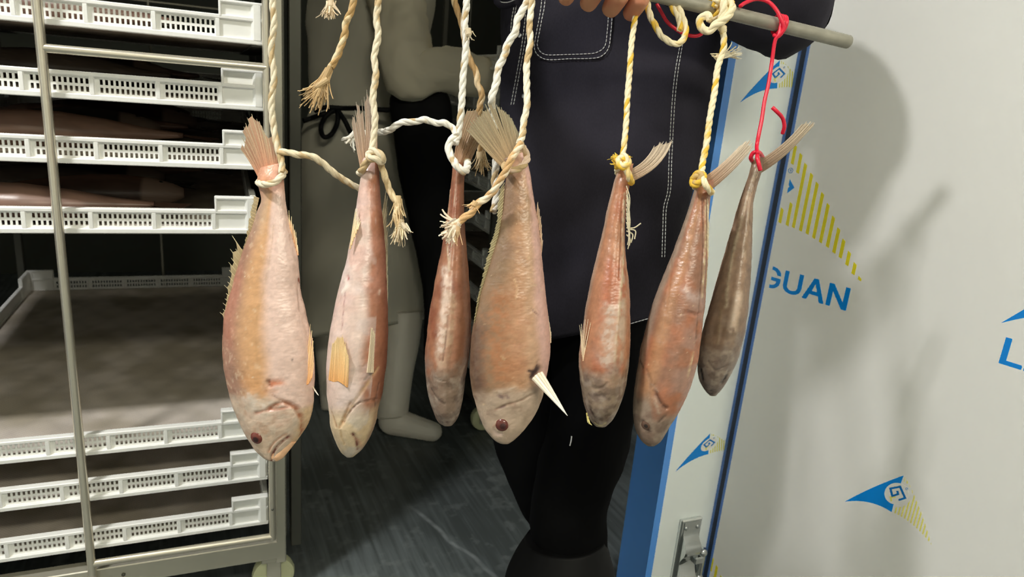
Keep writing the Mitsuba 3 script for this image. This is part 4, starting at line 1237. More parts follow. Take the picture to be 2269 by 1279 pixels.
# ---- 3: seen along its back, thin, between two ropes
D3 = 0.945
ST3 = [(1004, 360, 1034, 362, D3), (1002, 385, 1030, 382, D3), (998, 420, 1028, 418, D3), (990, 480, 1029, 478, D3), (981, 540, 1033, 538, D3), (969, 600, 1038, 598, D3), (958, 660, 1042, 658, D3), (950, 710, 1044, 708, D3),
       (944, 760, 1042, 758, D3), (942, 805, 1038, 802, D3), (945, 845, 1031, 842, D3), (952, 885, 1026, 880, D3), (962, 915, 1020, 910, D3), (972, 935, 1012, 930, D3), (984, 944, 1002, 943, D3)]


def paint_back(dark, mid, head, seed0, lineoff=0.0):
    def paint(P, Q, t, S, sd):
        n = len(P)
        c = mixc(np.tile(lin(mid), (n, 1)), np.tile(lin(dark), (n, 1)), 0.7 * blot(P, 26, seed0) * sst(0.2, 0.7, Q))
        c = mixc(c, np.tile(lin((206, 176, 160)), (n, 1)), sst(0.0, -0.5, Q) * 0.8)
        c = c * (0.80 + 0.40 * aniso(P, AX, 30, 240, seed0 + 1))[:, None]
        # a bare pale band along the ridge of the back
        wv = 0.10 * (meshkit.fbm(np.stack([P[:, 2] * 25, P[:, 2] * 0, P[:, 2] * 0], 1), 2, seed0 + 2) - 0.5)
        wid = 0.07 + 0.16 * sst(0.3, 0.6, t)
        band = np.exp(-((S - lineoff - wv) / wid) ** 2) * (Q > 0)
        spots = blot(P * np.array([1, 1, 0.45]), 95, seed0 + 3, 0.40, 0.56)
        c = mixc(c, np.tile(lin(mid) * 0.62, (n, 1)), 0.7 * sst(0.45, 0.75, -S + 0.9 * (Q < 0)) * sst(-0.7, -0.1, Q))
        c = mixc(c, np.tile(lin((206, 180, 162)), (n, 1)), band * spots * 0.9 * sst(0.0, 0.1, t) * sst(0.84, 0.72, t))
        hd = sst(0.70, 0.84, t + (meshkit.fbm(P * 34, 4, seed0 + 4) - 0.5) * 0.26)
        hc = mixc(np.tile(lin(head), (n, 1)), np.tile(lin((168, 152, 142)), (n, 1)), blot(P, 70, seed0 + 5))
        hc = mixc(hc, np.tile(lin((96, 78, 72)), (n, 1)), 0.6 * blot(P, 95, seed0 + 6, 0.5, 0.66))
        return mixc(c, hc, hd * 0.92)
    return paint


F3 = [([(1000, 395), (995, 460), (990, 520), (995, 600)], 0.0012, -0.0008, (206, 178, 152), 0.8), ([(1003, 400), (999, 470), (996, 560)], 0.0007, 0.0008, (110, 70, 50), 0.6),
      ([(985, 600), (990, 640), (986, 690), (978, 740), (975, 780)], 0.0058, -0.0008, (224, 198, 186), 1.0),
      ([(1003, 660), (1000, 720), (995, 770), (988, 805)], 0.0042, -0.0003, (196, 160, 136), 0.8),
      ([(993, 700), (987, 760), (981, 800)], 0.0009, 0.0012, (112, 66, 46), 0.6),
      ([(1034, 800), (1024, 825), (1020, 840)], 0.003, -0.0006, (198, 168, 152), 0.6),
      ([(955, 862), (970, 885), (985, 895)], 0.0012, 0.0012, (84, 68, 64), 0.6), ([(962, 835), (980, 845), (995, 842)], 0.0010, 0.0008, (90, 74, 68), 0.5),
      ([(990, 936), (994, 938)], 0.0024, 0.001, (92, 60, 54), 0.7)]
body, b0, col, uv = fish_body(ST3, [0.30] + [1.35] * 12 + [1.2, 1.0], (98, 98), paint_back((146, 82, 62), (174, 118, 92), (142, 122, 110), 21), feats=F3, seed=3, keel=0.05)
f = thing('fish', 'slim brown fish hanging third from the left, pale streak along its back', 'fish')
obj('body', body, 'fish_skin', f, True, uv=uv, color=col)
fin(f, 'tail_fin', [(1006, 384), (1017, 386), (1028, 388)], [(1038, 236), (1058, 240), (1080, 262), (1078, 292)], (D3, D3), (D3 + 0.005, D3 + 0.02), 14, 1.2, c0=(166, 120, 90), c1=(156, 142, 112), r0=0.0022, seed=21, jag=0.06, curl=0.04)

# ---- 4: side view, broad, back to the left, white spine sticking out
D4 = 0.915
ST4 = [(1116, 352, 1160, 338, D4), (1122, 385, 1172, 372, D4), (1117, 430, 1180, 420, D4), (1110, 480, 1188, 470, D4), (1098, 540, 1197, 532, D4), (1080, 600, 1203, 595, D4), (1064, 660, 1209, 655, D4), (1052, 720, 1216, 715, D4),
       (1045, 780, 1219, 775, D4), (1044, 825, 1214, 820, D4), (1049, 865, 1207, 858, D4), (1058, 900, 1198, 892, D4), (1068, 930, 1184, 922, D4), (1079, 955, 1164, 950, D4), (1096, 975, 1143, 972, D4), (1110, 983, 1128, 983, D4)]


def paint4(P, Q, t, S, sd):
    n = len(P)
    j = (meshkit.fbm(P * 24, 3, 31) - 0.5) * 0.4
    c = mixc(np.tile(lin((146, 118, 94)), (n, 1)), np.tile(lin((192, 144, 110)), (n, 1)), sst(0.9, 0.25, Q + j))
    c = mixc(c, np.tile(lin((206, 166, 138)), (n, 1)), 0.8 * sst(0.2, -0.1, Q + j))
    c = mixc(c, np.tile(lin((222, 178, 172)), (n, 1)), sst(-0.15, -0.55, Q + j))
    c = mixc(c, np.tile(lin((182, 122, 84)), (n, 1)), 0.75 * blot(P, 16, 33, 0.42, 0.6) * sst(0.85, 0.5, Q) * sst(-0.3, 0.1, Q) * sst(0.4, 0.55, t) * sst(0.8, 0.72, t))
    c = mixc(c, np.tile(lin((140, 108, 92)), (n, 1)), 0.5 * blot(P, 30, 35) * sst(0.55, 0.3, t) * (Q > 0))
    c = c * (0.92 + 0.16 * aniso(P, AX, 60, 200, 36))[:, None]
    hd = sst(0.785, 0.825, t + (meshkit.fbm(P * 26, 3, 37) - 0.5) * 0.07)
    hc = mixc(np.tile(lin((188, 166, 150)), (n, 1)), np.tile(lin((150, 122, 108)), (n, 1)), 0.75 * blot(P, 48, 38) * sst(0.95, 0.82, t))
    hc = mixc(hc, np.tile(lin((214, 186, 160)), (n, 1)), 0.6 * sst(-0.2, -0.8, Q))
    c = mixc(c, hc, hd * 0.92)
    c = mixc(c, np.tile(lin((96, 72, 64)), (n, 1)), 0.6 * sst(0.80, 0.97, Q) * sst(0.5, 0.62, t) * sst(0.86, 0.78, t))
    return mixc(c, np.tile(lin((226, 196, 164)), (n, 1)), 0.5 * sst(0.93, 0.96, meshkit.noise(P * 150, 7)))


F4 = [([(1054, 735), (1051, 790), (1058, 850)], 0.008, 0.0002, (92, 64, 54), 0.65), ([(1110, 660), (1105, 740), (1110, 830)], 0.016, 0.0, (176, 116, 78), 0.7), ([(1150, 700), (1150, 800)], 0.012, 0.0, (190, 134, 104), 0.45),
      ([(1180, 835), (1186, 828), (1192, 818)], 0.0036, 0.0018, (70, 46, 46), 0.9), ([(1172, 822), (1184, 824)], 0.0016, 0.001, (60, 40, 44), 0.85), ([(1192, 800), (1190, 815)], 0.0012, 0.0008, (110, 84, 80), 0.7),
      ([(1098, 908), (1120, 898), (1150, 890), (1185, 872)], 0.0014, 0.0011, (150, 112, 96), 0.55), ([(1106, 876), (1112, 882)], 0.0026, 0.0004, (104, 80, 82), 0.7), ([(1122, 874), (1126, 882)], 0.0022, 0.0004, (116, 92, 92), 0.6),
      ([(1108, 905), (1118, 901)], 0.0014, 0.0006, (110, 86, 88), 0.6), ([(1096, 868), (1120, 866), (1140, 858)], 0.003, -0.0005, (210, 188, 172), 0.6),
      ([(1095, 958), (1104, 964), (1110, 962)], 0.0026, 0.0012, (206, 180, 172), 0.7), ([(1094, 945), (1104, 935), (1118, 933), (1126, 942)], 0.0014, -0.0012, (176, 130, 112), 0.5),
      ([(1140, 620), (1146, 640), (1144, 662)], 0.0012, -0.0006, (226, 186, 150), 0.6), ([(1113, 790), (1117, 796)], 0.0014, -0.0008, (226, 190, 150), 0.7),
      ([(1177, 683), (1185, 692), (1194, 699)], 0.0008, 0.0006, (110, 70, 66), 0.6)]
body, b0, col, uv = fish_body(ST4, [0.30] + [0.52] * 12 + [0.6, 0.7, 0.9], (160, 155), paint4, feats=F4, seed=4)
f = thing('fish', 'broad grey-brown fish with red eye and white spine sticking out, fourth from left', 'fish')
obj('body', body, 'fish_skin', f, True, uv=uv, color=col)
eye(f, b0, (1112, 942), 0.0088, (92, 42, 32), (56, 26, 22), 0.6)
fin(f, 'tail_fin', [(1122, 378), (1128, 368), (1138, 360), (1152, 352), (1166, 346)], [(1029, 282), (1042, 262), (1066, 240), (1082, 226), (1100, 228), (1126, 250), (1150, 296)], D4, D4 - 0.004, 30, 1.05, c0=(166, 138, 104), c1=(146, 138, 112), r0=0.0019, r1=0.0005, seed=31, jag=0.08, gaps=(11, 14))
fin(f, 'dorsal_fin', [(1118, 405), (1112, 480), (1098, 545), (1080, 605), (1063, 668), (1054, 712)], [(1104, 425), (1096, 505), (1082, 550), (1067, 612), (1054, 676), (1049, 718)], D4 - 0.006, D4 - 0.012, 44, 0.9, c0=(184, 168, 128), c1=(196, 188, 152), r0=0.0007, seed=32, jag=0.3)
fin(f, 'anal_fin', [(1190, 478), (1196, 520), (1199, 560)], [(1192, 444), (1199, 482), (1203, 532)], D4, D4, 6, 0.8, c0=(202, 164, 136), c1=(216, 190, 162), seed=33)
fin(f, 'pelvic_fin', [(1219, 745), (1220, 760)], [(1215, 700), (1221, 735)], D4, D4, 4, 0.9, c0=(216, 186, 160), c1=(230, 214, 190), seed=34)
k = fin(f, 'pectoral_spine', [(1182, 838), (1190, 830), (1199, 826)], [(1258, 922), (1257, 921), (1256, 920)], D4 - 0.030, D4 - 0.06, 4, 0.97, c0=(238, 222, 198), c1=(244, 238, 226), r0=0.0026, r1=0.0004, seed=35, jag=0.01, cm=(240, 226, 204), label='white pointed spine sticking out')

# ---- 5: back towards the viewer, red-brown, pale ridge at its right
D5 = 0.945
ST5 = [(1372, 372, 1404, 362, D5), (1362, 398, 1396, 402, D5), (1354, 430, 1390, 436, D5), (1344, 470, 1386, 474, D5), (1334, 520, 1384, 524, D5), (1322, 570, 1386, 572, D5), (1310, 620, 1392, 620, D5), (1300, 670, 1395, 668, D5),
       (1293, 715, 1396, 712, D5), (1287, 760, 1395, 758, D5), (1283, 800, 1393, 798, D5), (1285, 840, 1388, 836, D5), (1290, 875, 1382, 870, D5), (1297, 905, 1371, 902, D5), (1307, 930, 1358, 928, D5), (1320, 945, 1343, 945, D5)]
F5 = [([(1384, 430), (1380, 520), (1381, 580), (1376, 640), (1372, 690), (1366, 740), (1362, 800)], 0.0018, -0.0006, (212, 188, 160), 0.85), ([(1378, 470), (1375, 560), (1372, 620)], 0.0012, 0.0008, (120, 66, 46), 0.6),
      ([(1352, 690), (1356, 730), (1346, 745), (1352, 775), (1344, 800)], 0.0075, -0.0003, (208, 182, 170), 0.95), ([(1380, 700), (1378, 760)], 0.0018, 0.0003, (190, 154, 132), 0.6),
      ([(1306, 905), (1314, 920), (1318, 935)], 0.0034, 0.0014, (72, 48, 38), 0.85), ([(1335, 930), (1350, 920)], 0.003, 0.0008, (84, 60, 48), 0.7),
      ([(1320, 880), (1335, 875), (1350, 885)], 0.003, 0.001, (92, 72, 66), 0.6), ([(1312, 858), (1330, 862), (1345, 850)], 0.0016, 0.0012, (100, 80, 72), 0.5),
      ([(1318, 938), (1330, 944), (1342, 938)], 0.0012, -0.0006, (222, 206, 140), 0.7), ([(1286, 800), (1288, 830), (1292, 850)], 0.003, -0.0004, (206, 184, 162), 0.6)]
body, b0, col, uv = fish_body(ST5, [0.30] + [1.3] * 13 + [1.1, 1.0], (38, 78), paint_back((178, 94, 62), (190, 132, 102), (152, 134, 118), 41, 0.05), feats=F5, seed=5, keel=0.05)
f = thing('fish', 'reddish brown fish with scraped whitish ridge, hanging fifth from the left', 'fish')
obj('body', body, 'fish_skin', f, True, uv=uv, color=col)
fin(f, 'tail_fin', [(1378, 386), (1384, 394), (1392, 402)], [(1458, 316), (1474, 312), (1498, 308)], D5, D5 + 0.008, 10, 1.1, c0=(150, 122, 98), c1=(206, 190, 168), r0=0.0026, seed=41, jag=0.12, curl=-0.12)
fin(f, 'pectoral_fin', [(1292, 800), (1289, 776)], [(1312, 700), (1298, 700), (1284, 720)], lies(b0, (1292, 800), 0.0), lies(b0, (1310, 705), 0.005), 6, 0.3, c0=(226, 200, 166), c1=(238, 222, 196), r0=0.0009, seed=42, jag=0.3)
fin(f, 'mouth_edge', [(1300, 915), (1306, 938)], [(1302, 940), (1312, 943)], D5 - 0.02, D5 - 0.022, 4, 0.9, c0=(206, 190, 110), c1=(216, 204, 140), seed=43)
g = np.random.default_rng(5)
parts = []
for i in range(9):
    a = np.array([at(1383 + g.normal(0, 1.5), 415 + 12 * i, D5 - 0.028)])
    x0 = 1389 + g.random() * 3
    parts.append(tube(spline([at(1388, 412 + 10 * i, D5 - 0.02), at(x0 + 4, 440 + 11 * i, D5 - 0.022), at(1390 + g.random() * 5, 480 + 9 * i, D5 - 0.02)], 10), 0.0007, 5))
for px in ([(1388, 505), (1405, 505), (1420, 495)], [(1388, 512), (1402, 520), (1398, 538)], [(1388, 520), (1396, 530), (1394, 545)], [(1392, 508), (1408, 512), (1406, 530)]):
    parts.append(tube(spline([at(x, y, D5 - 0.02) for x, y in px], 10), 0.0009, 5))
m = join(parts)
obj('loose_fibres', m, 'fin', f, False, color=np.tile(lin((206, 196, 168)), (len(m.vertices), 1)))

# ---- 6: three-quarter view from behind its back, largest of the brown ones
D6 = 0.955
ST6 = [(1548, 402, 1584, 398, D6), (1538, 425, 1574, 430, D6), (1528, 460, 1570, 464, D6), (1510, 510, 1567, 514, D6), (1492, 560, 1566, 562, D6), (1472, 610, 1563, 612, D6), (1452, 660, 1559, 662, D6), (1437, 710, 1554, 710, D6),
       (1424, 760, 1548, 758, D6), (1415, 810, 1541, 805, D6), (1407, 855, 1529, 848, D6), (1404, 895, 1513, 888, D6), (1404, 930, 1495, 922, D6), (1410, 958, 1478, 952, D6), (1422, 978, 1464, 976, D6), (1434, 988, 1450, 988, D6)]


def paint6(P, Q, t, S, sd):
    n = len(P)
    c = mixc(np.tile(lin((180, 116, 88)), (n, 1)), np.tile(lin((152, 112, 94)), (n, 1)), blot(P, 20, 51) * 0.8)
    c = mixc(c, np.tile(lin((192, 142, 102)), (n, 1)), 0.6 * sst(0.35, 0.0, Q) * sst(-0.5, -0.1, Q))
    c = mixc(c, np.tile(lin((178, 154, 140)), (n, 1)), sst(-0.35, -0.75, Q))
    c = mixc(c, np.tile(lin((178, 142, 132)), (n, 1)), 0.75 * blot(P, 30, 52, 0.42, 0.58) * sst(0.5, 0.85, Q))
    c = c * (0.86 + 0.28 * aniso(P, AX, 28, 220, 53))[:, None]
    hd = sst(0.76, 0.83, t + (meshkit.fbm(P * 26, 3, 54) - 0.5) * 0.09 - 0.10 * sst(0.0, 0.5, Q))
    hc = mixc(np.tile(lin((156, 138, 126)), (n, 1)), np.tile(lin((116, 94, 84)), (n, 1)), 0.7 * blot(P, 55, 55))
    c = mixc(c, hc, hd * 0.92)
    return mixc(c, np.tile(lin((236, 206, 176)), (n, 1)), 0.5 * sst(0.92, 0.96, meshkit.noise(P * 170, 9)) * sst(0.9, 0.7, t))


F6 = [([(1557, 440), (1559, 520), (1556, 600), (1550, 680), (1543, 750)], 0.0014, 0.0012, (112, 74, 58), 0.7), ([(1563, 445), (1563, 530), (1560, 600), (1556, 660)], 0.0014, -0.0008, (216, 196, 162), 0.8),
      ([(1522, 690), (1540, 698), (1552, 694)], 0.0022, 0.0016, (168, 108, 92), 0.6), ([(1516, 640), (1530, 660), (1548, 660)], 0.005, -0.0006, (206, 180, 178), 0.55),
      ([(1448, 855), (1455, 875), (1465, 895), (1478, 905)], 0.0022, 0.0022, (96, 60, 48), 0.7), ([(1445, 852), (1456, 868)], 0.0014, -0.001, (206, 176, 158), 0.6),
      ([(1450, 885), (1456, 900), (1460, 915)], 0.0026, -0.0008, (196, 172, 156), 0.6), ([(1470, 925), (1462, 935)], 0.003, 0.001, (96, 74, 66), 0.6),
      ([(1425, 935), (1432, 945), (1436, 955)], 0.0042, 0.0016, (74, 50, 42), 0.85), ([(1418, 800), (1424, 815)], 0.002, 0.001, (60, 44, 40), 0.7), ([(1432, 820), (1440, 840), (1442, 860)], 0.002, 0.001, (120, 92, 80), 0.5),
      ([(1537, 780), (1530, 810), (1524, 835)], 0.0012, -0.0008, (226, 200, 164), 0.8), ([(1490, 560), (1484, 620), (1476, 690), (1470, 760)], 0.0010, 0.0005, (190, 132, 96), 0.5)]
body, b0, col, uv = fish_body(ST6, [0.30] + [0.95] * 13 + [1.0, 1.0], (18, 42), paint6, feats=F6, seed=6, keel=0.05)
f = thing('fish', 'large brown fish hanging sixth from the left, overlapping the smaller grey fish', 'fish')
obj('body', body, 'fish_skin', f, True, uv=uv, color=col)
eye(f, b0, (1430, 943), 0.0062, (92, 66, 52), (44, 32, 28), 0.35, 0.6)
fin(f, 'tail_fin', [(1554, 400), (1562, 410), (1570, 420)], [(1648, 316), (1664, 308), (1672, 324)], D6, D6 + 0.004, 13, 1.1, c0=(158, 120, 94), c1=(206, 192, 172), r0=0.003, r1=0.0007, seed=51, jag=0.1, curl=-0.03)
fin(f, 'dorsal_fin', [(1567, 440), (1566, 540), (1560, 640), (1552, 720)], [(1571, 460), (1571, 556), (1565, 652), (1556, 726)], D6 - 0.012, D6 - 0.012, 22, 0.9, c0=(200, 180, 146), c1=(214, 204, 174), r0=0.0007, seed=52, jag=0.3)

# ---- 7: small, grey-brown, seen along its back, tied with red wire
D7 = 1.015
ST7 = [(1668, 352, 1698, 348, D7), (1662, 378, 1686, 384, D7), (1652, 410, 1676, 416, D7), (1638, 450, 1668, 454, D7), (1624, 500, 1666, 502, D7), (1610, 550, 1664, 552, D7), (1596, 600, 1662, 602, D7), (1582, 650, 1658, 650, D7),
       (1568, 700, 1653, 698, D7), (1556, 745, 1646, 742, D7), (1549, 785, 1637, 780, D7), (1547, 815, 1625, 812, D7), (1552, 845, 1611, 840, D7), (1562, 865, 1598, 862, D7), (1573, 877, 1586, 877, D7)]
F7 = [([(1676, 375), (1660, 420), (1646, 470), (1634, 520), (1622, 570), (1614, 620), (1608, 680)], 0.0024, -0.0007, (196, 178, 156), 0.7), ([(1598, 690), (1590, 760)], 0.002, -0.0004, (150, 130, 106), 0.5),
      ([(1552, 820), (1556, 840)], 0.0030, 0.0016, (44, 32, 32), 0.85), ([(1600, 848), (1610, 835), (1613, 828)], 0.0034, 0.0016, (50, 36, 34), 0.85),
      ([(1570, 800), (1585, 820), (1605, 812)], 0.0012, 0.0008, (78, 64, 62), 0.5), ([(1574, 868), (1582, 866)], 0.0022, 0.0014, (56, 42, 42), 0.7)]
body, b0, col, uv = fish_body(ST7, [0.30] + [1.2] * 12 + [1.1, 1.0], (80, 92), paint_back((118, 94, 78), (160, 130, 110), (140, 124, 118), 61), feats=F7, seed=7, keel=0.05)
f = thing('fish', 'small dark grey-brown fish tied with red wire, rightmost of the hanging row', 'fish')
obj('body', body, 'fish_skin', f, True, uv=uv, color=col)
fin(f, 'tail_fin', [(1672, 366), (1678, 374), (1684, 380)], [(1786, 268), (1806, 272), (1798, 282)], D7, D7 - 0.01, 13, 1.1, c0=(134, 106, 86), c1=(178, 164, 142), r0=0.0032, r1=0.0006, seed=61, jag=0.12, curl=-0.05)

# ------------------------------------------------------------------ the steel rod and the ropes
ROD_A, ROD_B = at(1879, 93, 1.05), at(560, -229, 0.86)


def rod_at(x):
    """Point of the rod that the photograph's column x sees, and its depth."""
    t = np.linspace(0, 1, 2000)[:, None]
    p = ROD_A + (ROD_B - ROD_A) * t
    q = p - EYE
    z = q @ FWD
    i = np.argmin(np.abs(W / 2 + FPX * (q @ RIGHT) / z - x))
    return p[i], z[i]


rod = thing('steel_rod', 'grey metal rod carrying the ropes, held in the hand at the top', 'rod')
RR = 0.0098
c = np.array([ROD_B, ROD_A])
obj('shaft', pipe(ROD_B, ROD_A, RR, 28), 'rod_steel', rod, 40)
ax = (ROD_A - ROD_B) / np.linalg.norm(ROD_A - ROD_B)
obj('tip', tube(np.array([ROD_A - ax * 0.001, ROD_A + ax * 0.002, ROD_A + ax * 0.0045, ROD_A + ax * 0.0075]), [RR * 0.99, RR * 0.9, RR * 0.45, RR * 0.12], 28), 'rod_steel', rod, 30)

CREAM, TAN, YEL, WHT = lin((222, 210, 184)), lin((190, 164, 122)), lin((228, 186, 64)), lin((228, 224, 214))


def rope_mesh(c, r=0.0046, strands=3, pitch=0.042, seed=0, base=CREAM, other=TAN, amount=0.22, f=45, ph=0.0):
    """Laid rope round the samples c: strands twisted round each other, each tone its own."""
    n = len(c)
    s = np.r_[0, np.cumsum(np.linalg.norm(np.diff(c, axis=0), axis=1))]
    _, nn, bb = frames(c)
    V, F, C, o = [], [], [], 0
    for i in range(strands):
        a = 2 * np.pi * (s / pitch + i / strands) + ph
        wob = 1 + 0.10 * np.sin(s * 170 + i * 2.1 + seed)
        p = c + (nn * np.cos(a)[:, None] + bb * np.sin(a)[:, None]) * (r * 0.40 * wob)[:, None]
        m = tube(p, r * 0.64 * (1 + 0.08 * np.sin(s * 260 + i)), 8)
        t = np.r_[np.repeat(s, 8), s[0], s[-1]]
        nz = meshkit.fbm(np.stack([t * f, np.full(len(t), i * 3.7 + seed * 1.3), 0 * t], 1), 3, seed)
        k = sst(0.62 - amount * 0.5, 0.78 - amount * 0.5, nz)
        fine = 0.86 + 0.26 * meshkit.noise(m.vertices * 900, seed + 2)
        C.append(mixc(np.tile(base, (len(t), 1)), np.tile(other, (len(t), 1)), k) * fine[:, None])
        V.append(m.vertices)
        F.append(m.faces + o)
        o += len(m.vertices)
    return trimesh.Trimesh(np.vstack(V), np.vstack(F), process=False), np.clip(np.vstack(C), 0, 0.93)


def path3(px, d0, d1):
    """Pixels with an optional third number (metres nearer) on a depth that runs from d0 to d1."""
    q = np.array([list(p) + [0.0] * (3 - len(p)) for p in px], float)
    s = np.r_[0, np.cumsum(np.linalg.norm(np.diff(q[:, :2], axis=0), axis=1))]
    d = d0 + (d1 - d0) * s / s[-1] - q[:, 2]
    P = np.array([at(x, y, z) for (x, y, _), z in zip(q, d)])
    L = np.linalg.norm(np.diff(P, axis=0), axis=1).sum()
    return spline(P, max(12, int(L / 0.0016)))


def cord(parent, name, px, d0, d1, **kw):
    m, c = rope_mesh(path3(px, d0, d1), **kw)
    return obj(name, m, 'rope_fibre', parent, True, color=c)


def fray(parent, px0, px1, d, n=26, spread=26, seed=0, base=CREAM, other=TAN, r=0.00055, spiral=0.5, name='frayed_end'):
    """Loose fibres from px0 fanning out towards px1."""
    g = np.random.default_rng(seed + 77)
    p0, p1 = np.array(px0, float), np.array(px1, float)
    ax_ = p1 - p0
    L = np.linalg.norm(ax_)
    ax_ = ax_ / L
    sd = np.array([-ax_[1], ax_[0]])
    V, C = [], []
    for i in range(n):
        k = g.normal(0, 0.45)
        ln = L * (0.6 + 0.55 * g.random())
        b = p0 + sd * g.normal(0, 4)
        bend = spiral * g.normal(0, 0.5)
        q = [b, b + ax_ * ln * 0.4 + sd * k * spread * 0.25, b + ax_ * ln * 0.8 + sd * k * spread * (0.75 + bend * 0.3), b + ax_ * ln * (1.0 - 0.15 * abs(bend)) + sd * k * spread * (1.0 + bend)]
        dz = g.normal(0, 0.004)
        m = tube(spline([at(x, y, d + dz * j / 3) for j, (x, y) in enumerate(q)], 10), np.linspace(r * 1.7, r * 0.8, 10) * (0.7 + 0.9 * g.random()), 5)
        V.append(m)
        C.append(np.tile(base * (1 - 0.6 * g.random()) + other * 0.6 * g.random(), (len(m.vertices), 1)))
    # core tuft that the fibres leave
    m = tube(np.array([at(*(p0 - ax_ * 6), d), at(*(p0 + ax_ * L * 0.3), d), at(*(p0 + ax_ * L * 0.6), d)]), [0.0042, 0.0040, 0.0008], 10)
    V.append(m)
    C.append(np.tile(base * 0.6 + other * 0.35, (len(m.vertices), 1)))
    return obj(name, join(V), 'rope_fibre', parent, False, color=np.clip(np.vstack(C), 0, 0.93))


def loop_round(parent, px, name='loop', **kw):
    """A closed turn through (x, y, depth) points."""
    P = np.array([at(*p) for p in px])
    P = np.vstack([P, P[:1]])
    L = np.linalg.norm(np.diff(P, axis=0), axis=1).sum()
    m, c = rope_mesh(spline(P, max(16, int(L / 0.0016))), **kw)
    return obj(name, m, 'rope_fibre', parent, True, color=c)


def up(x, r=0.004):
    """Where a rope leaves the rod over column x: depth there."""
    return rod_at(x)[1]


def rod_turn(parent, x, turns=2.2, width=0.012, r=0.0046, rr=None, mat_='rope_fibre', name='rod_knot', **kw):
    """Turns of the rope wound round the rod at column x."""
    p, _ = rod_at(x)
    e1 = np.cross(ax, EZ)
    e1 /= np.linalg.norm(e1)
    e2 = np.cross(e1, ax)
    a = np.linspace(0, 2 * np.pi * turns, int(40 * turns))
    R_ = RR + r * 0.95 if rr is None else rr
    c = p + np.outer(np.cos(a), e1) * R_ + np.outer(np.sin(a), e2) * R_ + np.outer(np.linspace(-width / 2, width / 2, len(a)), ax)
    if mat_ == 'wire_red':
        return obj(name, tube(c, r, 10), mat_, parent, True)
    m, c = rope_mesh(c, r=r, **kw)
    return obj(name, m, mat_, parent, True, color=c)


# rope of the first fish
t = thing('rope', 'cream twisted rope holding the leftmost fish, free end reaching right', 'rope', None)
rod_turn(t, 606, seed=1)
cord(t, 'cord', [(607, -212), (606, -100), (604, 0), (607, 50), (601, 110), (607, 170), (602, 230), (607, 285), (617, 335, 0.004), (624, 360, 0.006), (624, 384, 0.012)], up(607), D1, seed=1, r=0.0044)
loop_round(t, [(572, 405, D1), (584, 409, D1 - 0.017), (606, 406, D1 - 0.021), (622, 393, D1 - 0.014), (630, 380, D1), (610, 383, D1 + 0.018), (588, 392, D1 + 0.018)], seed=2, r=0.0044)
cord(t, 'free_end', [(617, 338, 0.008), (634, 337, 0.010), (660, 343, 0.006), (690, 347, 0.0), (716, 362, -0.01), (738, 382, -0.02), (764, 400, -0.035), (797, 418, -0.045)], D1, D1, seed=3, r=0.0046, base=lin((228, 214, 184)))

# two loose ends hanging at the upper left
t = thing('rope', 'short bushy frayed rope end at the top edge, left of the longer one', 'rope')
rod_turn(t, 728, seed=4)
cord(t, 'cord', [(728, -185), (733, -110), (731, -50), (733, 2)], up(728), 0.885, seed=4, base=lin((228, 206, 176)))
fray(t, (733, 2), (735, 40), 0.885, 40, 24, 1, base=lin((232, 212, 184)))
t = thing('rope', 'loose tan rope with broad frayed tip, above and left of the second fish', 'rope')
rod_turn(t, 785, seed=5)
cord(t, 'cord', [(785, -172), (784, -60), (783, 0), (777, 28), (766, 52), (765, 72), (757, 98), (747, 125), (733, 150)], up(785), 0.89, seed=5, base=lin((226, 206, 168)), other=lin((176, 142, 92)), amount=0.6)
fray(t, (730, 153), (690, 240), 0.89, 64, 30, 2, base=lin((198, 168, 122)), other=lin((150, 118, 78)), r=0.0007)
fray(t, (722, 180), (672, 212), 0.888, 16, 22, 12, base=lin((206, 180, 136)), other=lin((150, 118, 78)))

# rope of the second fish
t = thing('rope', 'cream rope knotted round the tail of the second fish, ragged end on its right', 'rope')
rod_turn(t, 840, seed=6)
cord(t, 'cord', [(840, -160), (838, -70), (838, 0), (834, 40), (838, 78), (829, 125), (833, 165), (826, 215), (831, 262), (826, 320), (822, 342, 0.012)], up(840), D2 - 0.014, seed=6)
loop_round(t, [(797, 384, D2), (803, 376, D2 - 0.018), (815, 357, D2 - 0.026), (834, 346, D2 - 0.022), (844, 356, D2), (826, 368, D2 + 0.025), (806, 378, D2 + 0.022)], seed=7, r=0.0050)
loop_round(t, [(816, 342, D2 - 0.026), (828, 334, D2 - 0.032), (846, 346, D2 - 0.032), (846, 358, D2 - 0.028), (830, 352, D2 - 0.036), (820, 350, D2 - 0.034)], name='knot', seed=8, r=0.0048)
cord(t, 'free_end', [(840, 352, 0.02), (850, 382, 0.016), (858, 408, 0.012), (868, 432, 0.01), (881, 452, 0.01), (877, 480, 0.01), (884, 505, 0.01)], D2, D2, seed=9, base=lin((230, 208, 168)), amount=0.5)
fray(t, (882, 440), (880, 500), D2 - 0.01, 34, 22, 3, base=lin((224, 196, 152)))
fray(t, (888, 492), (878, 540), D2 - 0.01, 34, 18, 4, base=lin((232, 214, 182)))
fray(t, (893, 500), (912, 522), D2 - 0.01, 7, 14, 5, base=lin((236, 224, 200)))

